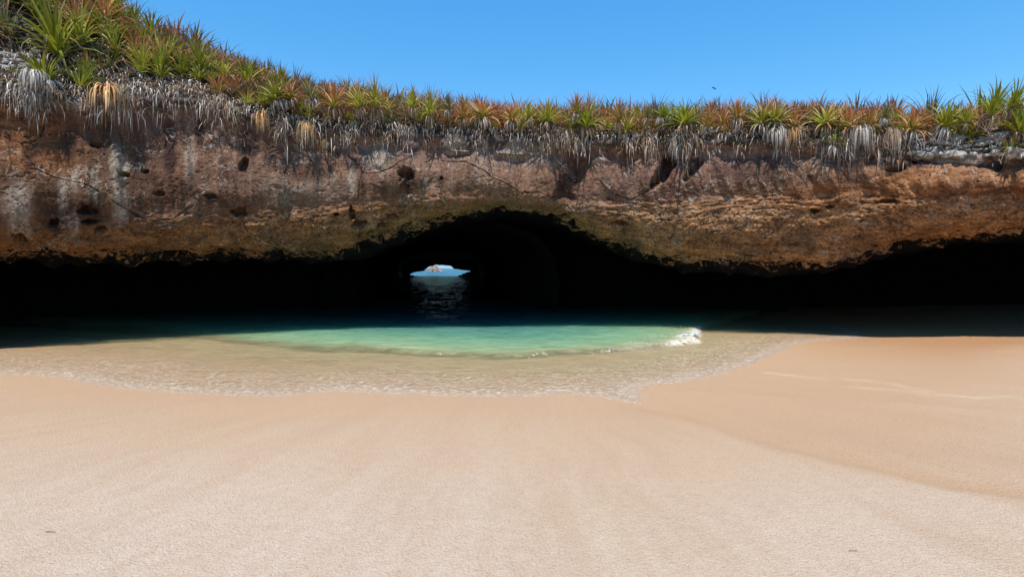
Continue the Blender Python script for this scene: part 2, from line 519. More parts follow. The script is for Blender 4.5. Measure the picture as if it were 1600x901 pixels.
def rock_material():
    m, nt, b = new_mat('volcanic_rock')
    q = NT(nt)
    uv, pos = q.uv(), q.pos()
    under, pale, rust, cave_shade, soil, side = [q.attr(k) for k in ('under', 'pale', 'rust', 'cave_shade', 'soil', 'side')]
    # upper rock: purple brown with vertical streaks
    st = q.noise(q.mapping(uv, (1.6, 0.22, 1)), 1.0, 5, .6, .4)
    st2 = q.noise(q.mapping(uv, (5.5, 0.5, 1), loc=(3, 7, 0)), 1.0, 4, .6, .3)
    blot = q.noise(pos, 0.9, 6, .62, .6)
    blot2 = q.noise(pos, 3.2, 6, .66, .4)
    up = q.ramp(st, [(.34, (.060, .034, .028)), (.46, (.150, .090, .068)), (.56, (.225, .145, .112)), (.68, (.33, .24, .19))])
    up = q.mix(q.ramp(blot, [(.42, 0), (.62, .8)]), up, (.19, .115, .070))
    up = q.mix(q.ramp(blot2, [(.52, 0), (.68, .75)]), up, (.30, .23, .18))
    up = q.mix(q.ramp(st2, [(.52, 0), (.62, .7)]), up, (.07, .038, .032))
    # pale drip marks and the browner left side
    st3 = q.noise(q.mapping(uv, (4.2, 0.16, 1), loc=(1, 4, 0)), 1.0, 4, .6, .25)
    up = q.mix(q.math('MULTIPLY', q.ramp(st3, [(.56, 0), (.66, .75)]), q.ramp(blot, [(.4, .2), (.6, 1)])), up, (.36, .275, .215))
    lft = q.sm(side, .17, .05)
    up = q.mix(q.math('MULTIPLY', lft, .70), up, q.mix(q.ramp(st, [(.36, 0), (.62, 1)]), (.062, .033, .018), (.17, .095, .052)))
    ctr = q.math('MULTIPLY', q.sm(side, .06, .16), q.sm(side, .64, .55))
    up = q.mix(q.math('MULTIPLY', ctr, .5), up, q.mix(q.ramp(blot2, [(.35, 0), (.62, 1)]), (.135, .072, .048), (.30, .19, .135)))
    # greyish lilac weathering just below the fringe
    sep = q.n('ShaderNodeSeparateXYZ'); q.put(sep.inputs[0], uv)
    vtop = q.sm(sep.outputs[1], 1.9, 0.2)
    wea = q.math('MULTIPLY', vtop, q.ramp(q.noise(q.mapping(uv, (1.2, .35, 1), loc=(9, 1, 0)), 1.3, 5, .6, .3), [(.36, 0.1), (.6, 1)]))
    up = q.mix(wea, up, q.mix(q.ramp(st2, [(.4, 0), (.65, 1)]), (.20, .165, .17), (.34, .31, .33)))
    # lower rock: ochre, in thin beds
    bed = q.noise(q.mapping(uv, (0.7, 4.5, 1), rot=(0, 0, .05)), 1.0, 6, .65, .5)
    lo = q.ramp(bed, [(.30, (.17, .088, .036)), (.45, (.36, .195, .085)), (.57, (.50, .285, .13)), (.72, (.58, .38, .22))])
    lo = q.mix(q.ramp(blot, [(.40, 0), (.60, .9)]), lo, (.155, .098, .060))
    lo = q.mix(q.ramp(blot2, [(.53, 0), (.7, .6)]), lo, (.28, .21, .15))
    c = q.mix(q.math('ADD', under, q.math('MULTIPLY', q.math('SUBTRACT', blot, .5), 2.4), True), up, lo)
    rc = q.mix(q.ramp(q.noise(q.mapping(uv, (1.1, 2.8, 1), rot=(0, 0, .3)), 1.8, 7, .7, .6), [(.40, 0), (.60, 1)]), (.15, .060, .024), (.43, .215, .095))
    c = q.mix(q.math('MULTIPLY', rust, .85), c, rc)
    pc = q.ramp(q.noise(pos, 4.5, 6, .65), [(.34, (.20, .145, .105)), (.55, (.38, .31, .24)), (.7, (.50, .43, .35))])
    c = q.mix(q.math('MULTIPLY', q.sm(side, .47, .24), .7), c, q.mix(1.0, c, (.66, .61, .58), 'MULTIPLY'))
    c = q.mix(1.0, c, (.95, .86, .79), 'MULTIPLY')
    slab = q.math('MULTIPLY', q.math('MULTIPLY', q.sm(side, .53, .57), q.sm(side, .80, .70)), q.math('SUBTRACT', 1.0, under, True))
    c = q.mix(q.math('MULTIPLY', slab, .65), c, q.mix(q.ramp(st, [(.38, 0), (.6, 1)]), (.115, .052, .036), (.27, .145, .10)))
    c = q.mix(q.math('MULTIPLY', pale, .9), c, pc)
    c = q.mix(q.attr('stain'), c, q.mix(blot2, (.026, .012, .010), (.070, .036, .030)))
    hf = q.noise(pos, 15, 6, .75)
    hm = q.mix(q.math('MULTIPLY', q.math('SUBTRACT', 1.0, under, True), .5), q.ramp(hf, [(.32, .34), (.46, .88), (.56, 1.2), (.70, 1.9)]), (1.0, 1.0, 1.0))
    c = q.mix(1.0, c, hm, 'MULTIPLY')
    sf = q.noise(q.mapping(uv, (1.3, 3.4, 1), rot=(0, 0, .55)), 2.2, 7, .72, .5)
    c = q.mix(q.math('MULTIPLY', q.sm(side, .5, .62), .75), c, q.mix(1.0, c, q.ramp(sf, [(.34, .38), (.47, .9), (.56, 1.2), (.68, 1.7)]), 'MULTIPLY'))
    # speckle of small pock marks, their pit shade painted dark, and pale lime crusts
    pk = q.vor(q.mapping(uv, (1, 1.5, 1)), 7.5)
    pkm = q.math('MULTIPLY', q.ramp(pk, [(.13, 1), (.24, 0)]), q.ramp(q.noise(pos, 1.7, 3, .5), [(.46, 0), (.56, 1)]))
    c = q.mix(q.math('MULTIPLY', pkm, .8), c, (.022, .014, .010))
    crust = q.ramp(q.math('ABSOLUTE', q.math('SUBTRACT', q.noise(pos, 1.9, 5, .6, 1.0), .5)), [(.0, 1), (.02, 0)])
    crust = q.math('MULTIPLY', crust, q.ramp(q.noise(pos, .7, 3), [(.5, 0), (.58, .75)]))
    c = q.mix(crust, c, (.50, .42, .33))
    # hairline seams
    ck = q.vor(q.mix(.25, pos, q.n('ShaderNodeTexNoise').outputs['Color']), .8, 'DISTANCE_TO_EDGE')
    ckm = q.math('MULTIPLY', q.ramp(ck, [(.0, 1), (.012, 0)]), q.ramp(q.noise(pos, .5, 3), [(.5, 0), (.56, .8)]))
    c = q.mix(ckm, c, (.03, .018, .012))
    c = q.mix(q.math('MULTIPLY', q.attr('crack'), .6), c, (.012, .008, .006))
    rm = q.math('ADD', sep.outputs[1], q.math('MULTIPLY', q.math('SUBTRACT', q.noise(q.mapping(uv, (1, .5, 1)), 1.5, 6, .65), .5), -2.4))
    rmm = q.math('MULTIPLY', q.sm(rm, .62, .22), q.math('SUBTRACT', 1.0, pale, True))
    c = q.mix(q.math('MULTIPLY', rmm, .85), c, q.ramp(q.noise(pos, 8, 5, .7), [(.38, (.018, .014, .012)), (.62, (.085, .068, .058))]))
    shade_col = q.ramp(q.noise(pos, 6, 4), [(.4, (.004, .004, .004)), (.62, (.008, .008, .0075))])  # near-black rock colour that carries the painted cave shade
    c = q.mix(cave_shade, c, shade_col)
    dirt = q.ramp(q.noise(pos, 3, 5), [(.35, (.03, .024, .016)), (.65, (.085, .065, .045))])
    c = q.mix(soil, c, dirt)
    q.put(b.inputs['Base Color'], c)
    b.inputs['Roughness'].default_value = 0.92
    b.inputs['Specular IOR Level'].default_value = 0.15
    h = q.math('ADD', q.noise(pos, 5, 8, .68, .2), q.math('MULTIPLY', pkm, -.5))
    n1 = q.bump(h, 0.9, 0.12)
    n2 = q.bump(q.noise(pos, 24, 6, .7), 0.9, 0.045, n1)
    q.put(b.inputs['Normal'], n2)
    return m


M_rock = rock_material()
cliff = obj('cliff', build_cliff(), M_rock)
tag(cliff, 'overhanging brown volcanic cliff curving round the basin above a dark cave', 'cliff', kind='structure')


# ------------------------------------------------------------------ tunnel to the open sea
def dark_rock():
    m, nt, b = new_mat('shaded_cave_rock')
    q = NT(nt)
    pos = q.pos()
    q.put(b.inputs['Base Color'], q.ramp(q.noise(pos, 1.5, 5), [(.4, (.003, .003, .003)), (.65, (.006, .0058, .0055))]))  # tunnel shade painted in: rock colour kept close to black
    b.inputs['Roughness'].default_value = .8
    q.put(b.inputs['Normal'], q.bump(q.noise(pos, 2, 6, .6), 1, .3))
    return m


M_cave = dark_rock()
AXK = (688 - 800) / F


def build_tunnel():
    ys = np.concatenate([np.linspace(32.0, 169.0, 80)])
    a = np.linspace(-0.15 * math.pi, 1.15 * math.pi, 40)
    V = []
    for y in ys:
        hw = np.interp(y, [32, 45, 169], [6.5, 6.0, 11.5]); hh = np.interp(y, [32, 169], [5.0, 5.6])
        for aa in a:
            ca, sa = math.cos(aa), math.sin(aa)
            V.append((AXK * y + hw * np.sign(ca) * abs(ca) ** .6, y, hh * (abs(sa) ** .6 * np.sign(sa)) if sa > 0 else sa * 6))
    V = np.array(V)
    n = fbm(V[:, 0] / 3, V[:, 1] / 3, V[:, 2] / 3, 3)
    cen = np.stack([AXK * V[:, 1], V[:, 1], 0 * V[:, 1]], 1)
    V = V + (V - cen) * (0.12 * n)[:, None]
    return mesh_from('tunnel', V, grid_faces(len(ys), len(a)))


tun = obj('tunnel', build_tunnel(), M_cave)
tag(tun, 'dark rock tunnel leading from the basin to the sea', 'tunnel', kind='structure')


def build_mouth():
    Y = 169.0
    pts = [(640, 429), (643, 427), (646, 425.5), (651, 424.4), (656, 424), (663, 423), (664, 421), (666, 419.6), (669, 417.5), (672, 416), (677, 415.2), (680, 413.2), (683, 413.6), (686, 414.4), (690, 414), (697, 414.8), (704, 415.2), (707, 417.5), (709, 420),
           (713, 420.2), (718, 421), (724, 422), (730, 422.4), (736, 423.5), (733, 424.6), (727, 425.4), (728, 426.5), (722, 427.5), (723, 429), (716, 430), (717, 432), (711, 434), (708, 440), (700, 446), (690, 446), (674, 446), (666, 445), (660, 438), (658, 434), (652, 432.8), (653, 431.2), (646, 431), (647, 429.8), (642, 429.8)]
    P = np.array([((x - 800) / F * Y, EYE + (HOR - y) / F * Y) for x, y in pts])
    c = P.mean(0)
    n = len(P)
    V, Fc = [], []
    ang = np.arctan2(P[:, 1] - c[1], P[:, 0] - c[0])
    outer = c + np.stack([np.cos(ang) * 24, np.sin(ang) * 14], 1)
    for (yy, ring) in ((Y, outer), (Y, P), (Y + 4.0, P * np.array([1.024, 1.0]) - np.array([0, 0]) + np.array([0, 0])), (Y + 4.0, outer)):
        for p in ring: V.append((p[0], yy, p[1]))
    V = np.array(V)
    V[2 * n:3 * n, 2] = (V[2 * n:3 * n, 2] - EYE) * 1.05 + EYE
    for r in range(3):
        for i in range(n):
            j = (i + 1) % n
            Fc.append((r * n + i, r * n + j, (r + 1) * n + j, (r + 1) * n + i))
    return mesh_from('sea_gate', V, np.array(Fc), smooth=False)


gate = obj('tunnel_mouth', build_mouth(), M_cave)
tag(gate, 'ragged rock opening at the far end of the tunnel', 'tunnel', kind='structure')


# ================================================================== SAND AND WATER
def px_ground(px, py, z=0.0):
    Y = (EYE - z) * F / (py - HOR)
    return ((px - 800) / F * Y, Y)


def densify(pts, step=0.25):
    out = []
    for a, b in zip(pts[:-1], pts[1:]):
        a, b = np.array(a), np.array(b)
        n = max(1, int(np.hypot(*(b - a)) / step))
        for i in range(n): out.append(a + (b - a) * i / n)
    out.append(np.array(pts[-1]))
    return np.array(out)


shore_px = [(-700, 545), (-300, 565), (-80, 581), (0, 585), (50, 585), (104, 591), (140, 600), (180, 606), (250, 611), (320, 615), (380, 618), (430, 619), (470, 616), (510, 611), (550, 611), (600, 614), (660, 617), (720, 618), (790, 619),
            (850, 618), (890, 614), (930, 619), (970, 626), (1000, 630), (1003, 622), (992, 612), (1010, 603), (1060, 597), (1110, 588), (1150, 578), (1185, 565), (1215, 551), (1240, 540), (1275, 533), (1320, 530), (1360, 527.5),
            (1340, 518), (1300, 508), (1260, 500), (1230, 494), (1210, 488)]
shore = [px_ground(*p) for p in shore_px]
water_poly = np.array(shore + [(40, 60), (40000, 14000), (-40000, 14000), (-40000, 8)])
deep_px = [(-700, 497), (-200, 502), (0, 508), (200, 521), (300, 529), (370, 537), (430, 544), (480, 548), (540, 549), (600, 553), (700, 557), (760, 560), (820, 560), (880, 557), (940, 553.5), (1000, 548), (1050, 542), (1080, 537), (1096, 531), (1098, 525),
           (1105, 517), (1130, 508), (1160, 500), (1180, 492)]
deep = [px_ground(*p) for p in deep_px]
deep_poly = np.array(deep + [(30, 60), (40000, 14000), (-40000, 14000), (-40000, 20)])


def sdist(X, Y, line, poly):
    """signed distance to a polyline, positive inside poly"""
    sh = X.shape
    x, y = X.ravel(), Y.ravel()
    d = np.full(x.shape, 1e9)
    L = np.array(line)
    for a, b in zip(L[:-1], L[1:]):
        v = b - a
        s = np.clip(((x - a[0]) * v[0] + (y - a[1]) * v[1]) / (v @ v + 1e-12), 0, 1)
        d = np.minimum(d, (x - a[0] - s * v[0]) ** 2 + (y - a[1] - s * v[1]) ** 2)
    d = np.sqrt(d)
    ins = np.zeros(x.shape, bool)
    n = len(poly)
    for i in range(n):
        x1, y1 = poly[i]; x2, y2 = poly[(i + 1) % n]
        if y1 == y2: continue
        cnd = ((y1 > y) != (y2 > y)) & (x < (x2 - x1) * (y - y1) / (y2 - y1) + x1)
        ins ^= cnd
    return np.where(ins, d, -d).reshape(sh)


def sand_fields(X, Y):
    d = sdist(X, Y, shore, water_poly)           # + in water
    e = sdist(X, Y, deep, deep_poly)             # + in the deep green water
    e = e + 0.75 * fbm(X / 2.2, Y / 1.2, 8.0, 5, .62)
    land = np.clip(-d, 0, None)
    z = np.where(d < 0, 0.066 * land - 0.0012 * np.clip(land - 6, 0, None) ** 2 * (land < 30), 0.0)
    z = np.where(land > 30, 0.066 * 30 - 0.0012 * 24 ** 2, z)
    z = z - np.where(d > 0, 0.010 * np.clip(d, 0, 6) + 0.003 * np.clip(d, 0, 60), 0)
    soft = np.interp((X / np.maximum(Y, 1) * F + 800), [300, 480, 620], [2.2, 1.0, 0.45])
    z = z - (0.55 * sstep(.1, 4.5, e) + 0.13 * np.clip(e - .3, 0, 12))
    # gentle undulation and flow lines left by the backwash
    z = z + 0.025 * fbm(X / 2.6, Y / 2.6, 1.0, 3) * sstep(-.2, -2.0, d)
    return z, d, e


def build_sand():
    yr = np.concatenate([np.linspace(-30, 1, 30)[:-1], 1 + np.cumsum(np.full(470, 1.0) * np.linspace(.022, .085, 470)), [28, 30, 33, 37, 42, 50, 65, 90, 130]])
    s = np.concatenate([np.linspace(-4, -1.05, 40)[:-1], np.linspace(-1.05, 1.05, 760), np.linspace(1.05, 4, 40)[1:]])
    Yg, S = np.meshgrid(yr, s, indexing='ij')
    X = S * np.maximum(np.abs(Yg), 4.0)
    X = np.where(Yg < 4, S * 8.0 * np.interp(Yg, [-30, 1, 4], [1.5, .9, .5]), X)
    X = np.where(Yg >= 4, S * Yg, X)
    z, d, e = sand_fields(X, Yg)
    land = -d
    px = X / np.maximum(Yg, .5) * F + 800
    # streaks: flow direction fans out from the pool towards the viewer
    phi = np.arctan2(X - 0.0, 22.0 - Yg)         # fan angle round a point in the pool
    rho = np.hypot(X, 22.0 - Yg)
    st = fbm(phi * 26 + .9 * fbm(X / 3, Yg / 3, 7.0, 2), rho / 7.0, 3.0, 5, .72) * (.5 + .5 * sstep(-.3, .4, fbm(X / 4 + 5, Yg / 4, 1.5, 2)))
    st = st + .22 * fbm(phi * 75 + fbm(X / 2, Yg / 2, 3.0, 2), rho / 4.0, 13.0, 3, .6)
    # runnel on the right where the dry hump meets the wet flat
    rl = densify([px_ground(1000, 632, .05), px_ground(1060, 644, .1), px_ground(1130, 660, .15), px_ground(1220, 688, .25), px_ground(1340, 718, .3), px_ground(1480, 750, .35), px_ground(1640, 772, .4)], .3)
    rd = np.full(X.size, 1e9)
    for p, q_ in zip(rl[:-1], rl[1:]):
        v = q_ - p
        sgm = np.clip(((X.ravel() - p[0]) * v[0] + (Yg.ravel() - p[1]) * v[1]) / (v @ v + 1e-9), 0, 1)
        rd = np.minimum(rd, np.hypot(X.ravel() - p[0] - sgm * v[0], Yg.ravel() - p[1] - sgm * v[1]))
    rd = rd.reshape(X.shape) + 0.12 * fbm(X / .8, Yg / .8, 4.0, 3)
    run = np.exp(-(rd / 0.22) ** 2)
    z = z - 0.020 * run
    st = st * (1 - .75 * sstep(5.5, 10, land))
    z = z + 0.010 * st * sstep(0.2, 1.5, land)
    # small ridges on the right flat
    rid = np.zeros_like(X)
    for pts in ([(1290, 575), (1330, 584), (1380, 590), (1420, 602), (1450, 609)], [(1440, 613), (1480, 616), (1520, 622), (1545, 623), (1575, 622), (1600, 631), (1660, 640)], [(1330, 596), (1390, 603), (1440, 610)], [(1200, 566), (1250, 575), (1290, 580)]):
        L = densify([px_ground(a, b_, .28) for a, b_ in pts], .3)
        dd = np.full(X.size, 1e9)
        for p, q_ in zip(L[:-1], L[1:]):
            v = q_ - p
            sgm = np.clip(((X.ravel() - p[0]) * v[0] + (Yg.ravel() - p[1]) * v[1]) / (v @ v + 1e-9), 0, 1)
            dd = np.minimum(dd, np.hypot(X.ravel() - p[0] - sgm * v[0], Yg.ravel() - p[1] - sgm * v[1]))
        rid = np.maximum(rid, np.exp(-((dd.reshape(X.shape) + .05 * perlin(X / .5, Yg / .5, 2.)) / 0.10) ** 2) * (0.6 + .6 * perlin(X / .7, Yg / .7, 9.)))
    z = z + 0.022 * np.clip(rid, 0, 1)
    # wetness: dark near the water and on the low right flat, drying towards the viewer
    n1 = fbm(X / 3.0, Yg / 2.0, 6.0, 4)
    beyond = sstep(-1.6, 1.4, (Yg - np.interp(X, rl[:, 0], rl[:, 1])) + 0.3 * n1) * sstep(rl[0, 0] - .5, rl[0, 0] + 2.5, X)
    wet = 1 - sstep(-.5, 8.5, land + 1.0 * n1 + 1.2 * st)
    wet = np.clip(wet * .95 + 0.5 * beyond + 0.7 * run * sstep(0, .6, land), 0, 1)
    wet = np.clip(wet + 0.6 * np.clip(st - .1, 0, 1) * sstep(10, 4, land), 0, 1)
    rosy = np.clip(sstep(-.1, .5, n1 + .35) * sstep(2, 7, land), 0, 1)
    flat = sstep(5, 11, X - 0.1 * Yg) * sstep(9, 17, Yg)
    return mesh_from('beach', np.stack([X, Yg, z], -1).reshape(-1, 3), grid_faces(*X.shape), None,
                     dict(wet=wet.ravel(), rosy=rosy.ravel(), streak=np.clip(st * .5 + .5, 0, 1).ravel(), flat=flat.ravel(), crest=np.clip(rid, 0, 1).ravel()))


def sand_material():
    m, nt, b = new_mat('beach_sand')
    q = NT(nt)
    pos = q.pos()
    wet, rosy, streak, flat = [q.attr(k) for k in ('wet', 'rosy', 'streak', 'flat')]
    grain = q.noise(pos, 85, 4, .75)
    mott = q.noise(pos, 9, 5, .65)
    dry = q.mix(rosy, (.57, .438, .308), (.588, .452, .345))
    dry = q.mix(q.ramp(mott, [(.35, .55), (.65, 0)]), dry, (.47, .355, .25))
    wt = q.mix(flat, (.495, .318, .190), (.40, .217, .105))
    c = q.mix(wet, dry, wt)
    c = q.mix(q.ramp(streak, [(.34, .4), (.58, 0)]), c, (.46, .30, .19))
    c = q.mix(q.math('MULTIPLY', q.attr('crest'), .45), c, (.60, .47, .32))
    sp = q.ramp(grain, [(.32, (.30, .23, .18)), (.45, (.95, .94, .93)), (.60, (1.05, 1.05, 1.05)), (.75, (1.18, 1.18, 1.18))])
    c = q.mix(.75, c, q.mix(1.0, c, sp, 'MULTIPLY'))
    q.put(b.inputs['Base Color'], c)
    q.put(b.inputs['Roughness'], q.ramp(wet, [(0, .9), (1, .55)]))
    b.inputs['Specular IOR Level'].default_value = 0.2
    g1 = q.noise(q.mapping(pos, (1, .75, 1)), 42, 4, .7)
    n1 = q.bump(g1, .9, .030)
    g2 = q.noise(pos, 90, 3, .7)
    n2 = q.bump(g2, .7, .006, n1)
    q.put(b.inputs['Normal'], n2)
    return m


beach = obj('beach', build_sand(), sand_material())
tag(beach, 'smooth pinkish tan sand sloping down to the pool', 'sand', kind='structure')


def build_water():
    yr = np.concatenate([9.5 + np.cumsum(np.full(420, 1.0) * np.linspace(.028, .062, 420)), 28.5 + np.cumsum(np.linspace(.1, .9, 190)), [130, 140, 155, 180, 220, 300, 450, 800, 1600, 4000, 9000]])
    s = np.concatenate([np.linspace(-3, -1.05, 30)[:-1], np.linspace(-1.05, 1.05, 860), np.linspace(1.05, 3, 30)[1:]])
    Yg, S = np.meshgrid(yr, s, indexing='ij')
    X = S * Yg
    zs, d, e = sand_fields(X, Yg)
    px = X / Yg * F + 800
    far = sstep(150, 60, Yg)
    win = sstep(380, 560, px) * sstep(1110, 1085, px)
    # low swell that rolls in over the tan shallows
    lump = 0.5 + 0.5 * fbm(X / 1.6, 0 * X, 7.0, 2)
    bore = (0.08 + .05 * lump) * sstep(-.03, 0.33, e) * sstep(9.0, .6, e) * win
    swell = 0.055 * fbm(X / 2.6, Yg / 1.0, 1.0, 4, .55) * sstep(0, 2.0, e) * far
    rip = 0.016 * fbm(X / .75, Yg / .42, 4.0, 3, .6) * sstep(0.0, 1.2, d) * far
    # thin sheets of backwash overlapping in the shallows
    lob = 0.012 * np.sin(d * 3.4 + 5 * fbm(X / 2.5, Yg / 2.5, 5.0, 3)) * sstep(0.1, .6, d) * sstep(.3, -.5, e)
    z = bore + swell + rip + lob + 0.006
    z = np.where(d < 0.25, np.minimum(z, 0.012 + 0.006 * perlin(X / .3, Yg / .3, 2.)), z)
    z = np.where(d < -0.02, -0.03 - 0.02 * np.clip(-d, 0, 1), z)
    z = np.where(d < -1.2, -0.06, z)
    depth = np.clip(z - zs, 0, 6)
    soft = np.interp(px, [250, 420, 600], [3.4, 1.9, .75])
    turb = np.maximum(sstep(-.55 * soft, soft, e), sstep(.12, .9, depth) * sstep(-.5, .5, e))
    turb = np.maximum(turb, .42 * sstep(-4.5, -.1, e) * sstep(.2, 1.2, d))
    turb = turb * sstep(-100, 160, px + 14 * np.clip(e, 0, 30))
    edge = np.exp(-(np.clip(d, 0, 9) / .5) ** 2)
    curl = np.exp(-((e - .12) / .16) ** 2) * win * sstep(640, 760, px)
    # white water where the swell breaks at its right end
    brk = .7 * np.exp(-((e - .25) / .3) ** 2) * (.25 * sstep(930, 1010, px) + .75 * sstep(1030, 1060, px)) * sstep(1100, 1092, px)
    shal = sstep(3.8, .6, d) * sstep(0, .3, d)
    Fg = grid_faces(*X.shape)
    keep = (d.ravel()[Fg] > -0.35).any(1)
    Fg = Fg[keep]
    used = np.unique(Fg)
    remap = np.full(X.size, -1); remap[used] = np.arange(len(used))
    A = lambda a: a.ravel()[used]
    return mesh_from('sea', np.stack([X, Yg, z], -1).reshape(-1, 3)[used], remap[Fg], None,
                     dict(turb=A(turb), depth=A(depth), edge=A(edge), curl=A(curl), brk=A(brk), shal=A(shal)))


def water_material():
    m, nt, b = new_mat('sea_water')
    nt.nodes.remove(b)
    q = NT(nt)
    out = [n for n in nt.nodes if n.type == 'OUTPUT_MATERIAL'][0]
    pos = q.pos()
    depth, edge, curl, brk, shal = [q.attr(k) for k in ('depth', 'edge', 'curl', 'brk', 'shal')]
    # clear water tints what lies below, turbid water scatters green
    tint = q.n('ShaderNodeCombineColor')
    for i, k in enumerate((.75, .32, .62)):
        q.put(tint.inputs[i], q.math('POWER', math.exp(-k), depth))
    tr = q.n('ShaderNodeBsdfTransparent'); q.put(tr.inputs[0], tint.outputs[0])
    df = q.n('ShaderNodeSubsurfaceScattering', falloff='BURLEY')
    df.inputs['Radius'].default_value = (.7, 1.0, .85)
    df.inputs['Scale'].default_value = 2.5
    q.put(df.inputs['Color'], q.ramp(q.math('MULTIPLY', depth, .3), [(.0, (.47, .38, .20)), (.05, (.36, .36, .19)), (.10, (.23, .33, .185)), (.2, (.19, .325, .19)), (.34, (.12, .27, .18)), (.55, (.035, .16, .17)), (.82, (.018, .10, .21))]))
    bands = q.noise(q.mapping(pos, (.5, 2.6, 1), rot=(0, 0, .06)), 2.2, 6, .68, .7)  # wave shading painted into the water colour as lighter and darker bands
    hsw = q.n('ShaderNodeHueSaturation')
    q.put(hsw.inputs['Value'], q.ramp(bands, [(.34, .66), (.5, 1.0), (.62, 1.25)]))
    nt.links.new(df.inputs['Color'].links[0].from_socket, hsw.inputs['Color'])
    q.put(df.inputs['Color'], hsw.outputs[0])
    ripple = q.noise(q.mapping(pos, (.9, 2.2, 1), rot=(0, 0, .12)), 4.5, 6, .7, .8)  # light and dark of the ripples painted as mottling in the shallows
    turb = q.math('MAXIMUM', q.attr('turb'), q.sm(depth, .25, 1.3))
    turb = q.math('ADD', turb, q.math('MULTIPLY', q.math('MULTIPLY', shal, q.sm(ripple, .45, .66)), .40), True)  # turbidity plus the painted light and dark of the ripples
    body = q.n('ShaderNodeMixShader'); q.put(body.inputs[0], q.math('MULTIPLY', turb, .92)); nt.links.new(tr.outputs[0], body.inputs[1]); nt.links.new(df.outputs[0], body.inputs[2])
    # foam, and ripple glints painted in its colour
    fo = q.n('ShaderNodeBsdfDiffuse'); fo.inputs['Color'].default_value = (.74, .68, .59, 1)
    web = q.math('MULTIPLY', q.ramp(q.vor(q.mapping(pos, (1, .55, 1)), 7, 'DISTANCE_TO_EDGE'), [(.0, 1), (.09, 0)]), q.ramp(q.noise(pos, 2.2, 5, .65), [(.46, 0), (.6, 1)]))
    spk = q.ramp(q.noise(q.mapping(pos, (1, .6, 1)), 13, 5, .75), [(.56, 0), (.66, 1)])
    f1 = q.math('MULTIPLY', edge, q.ramp(q.noise(q.mapping(pos, (1, .8, 1)), 14, 6, .75), [(.43, 0), (.66, .52)]))
    f2 = q.math('MULTIPLY', curl, q.math('MULTIPLY', spk, q.ramp(q.noise(pos, .9, 3), [(.53, 0), (.62, 1)])))
    f3 = q.math('MULTIPLY', brk, q.ramp(q.noise(q.mapping(pos, (1, .7, 1)), 8, 6, .7), [(.38, 0), (.52, 1)]))
    glint = q.math('MULTIPLY', shal, q.math('MULTIPLY', q.ramp(q.noise(q.mapping(pos, (1, 1.3, 1)), 9, 6, .75, .6), [(.51, 0), (.65, .58)]), 1.0))  # bright ripples of the shallows painted as pale flecks
    foam = q.math('ADD', q.math('ADD', f1, f2), q.math('ADD', f3, glint), True)  # real foam f1 to f3 plus the painted ripple glints
    bodyf = q.n('ShaderNodeMixShader'); q.put(bodyf.inputs[0], foam); nt.links.new(body.outputs[0], bodyf.inputs[1]); nt.links.new(fo.outputs[0], bodyf.inputs[2])
    gl = q.n('ShaderNodeBsdfGlossy'); gl.inputs['Roughness'].default_value = .04
    w1 = q.noise(q.mapping(pos, (1.2, 2.8, 1)), 1.6, 5, .6, .5)
    n1 = q.bump(w1, .7, .24)
    w2 = q.noise(q.mapping(pos, (1.0, 1.9, 1), rot=(0, 0, .3)), 8, 5, .65, .4)
    n2 = q.bump(w2, .55, .03, n1)
    q.put(gl.inputs['Normal'], n2)
    fr = q.n('ShaderNodeFresnel'); fr.inputs['IOR'].default_value = 1.33
    q.put(fr.inputs['Normal'], n2)
    q.put(df.inputs['Normal'], n2)
    fin = q.n('ShaderNodeMixShader')
    q.put(fin.inputs[0], q.math('MULTIPLY', q.math('MULTIPLY', fr.outputs[0], q.math('SUBTRACT', .55, q.math('MULTIPLY', q.sm(depth, 2.1, 2.5), .27))), q.math('SUBTRACT', 1.0, foam)))
    nt.links.new(bodyf.outputs[0], fin.inputs[1]); nt.links.new(gl.outputs[0], fin.inputs[2])
    nt.links.new(fin.outputs[0], out.inputs['Surface'])
    return m


sea = obj('water', build_water(), water_material())
tag(sea, 'clear green sea water filling the pool and the cave', 'water', kind='structure')


# ================================================================== PLANTS
def leaves(base, az, elev, L, w, droop, segs=5, across=1, twist=0.0, fold=.25):
    """n long pointed leaves at once; returns vertices (n*k,3), quads, uv (random per leaf, along the leaf)"""
    base = np.atleast_2d(np.array(base, float)); n = len(base)
    f1 = lambda q_: np.broadcast_to(np.asarray(q_, float), (n,)).copy()
    a, el, L, w, droop, twist = map(f1, (az, elev, L, w, droop, twist))
    p = base.copy(); rows = []; fs = []
    step = L / segs
    for i in range(segs + 1):
        f = i / segs
        ww = (w * (0.75 + .5 * f if f < .3 else 0.95) * (1 - max(0, (f - .25) / .75) ** 1.4) + 0.0015)[:, None]
        d = np.stack([np.sin(a) * np.cos(el), np.cos(a) * np.cos(el), np.sin(el)], 1)
        side = np.stack([np.cos(a + twist * f), -np.sin(a + twist * f), 0 * a], 1)
        if across == 1:
            rows += [p - side * ww / 2, p + side * ww / 2]; fs += [f, f]
        else:
            up = np.cross(side, d)
            rows += [p - side * ww / 2 + up * ww * fold, p.copy(), p + side * ww / 2 + up * ww * fold]; fs += [f, f, f]
        p = p + d * step[:, None]
        el = el - droop / segs * (0.5 + f) * (0.6 + np.clip(np.cos(el), 0, None))
        el = np.clip(el, -1.5, None)
    V = np.stack(rows, 1)
    m = V.shape[1]; k = across + 1
    q0 = np.array([(i * k + j, i * k + j + 1, (i + 1) * k + j + 1, (i + 1) * k + j) for i in range(segs) for j in range(across)])
    Q = (np.arange(n)[:, None, None] * m + q0[None]).reshape(-1, 4)
    return V.reshape(-1, 3), Q, np.broadcast_to(np.array(fs), (n, m)).ravel(), m


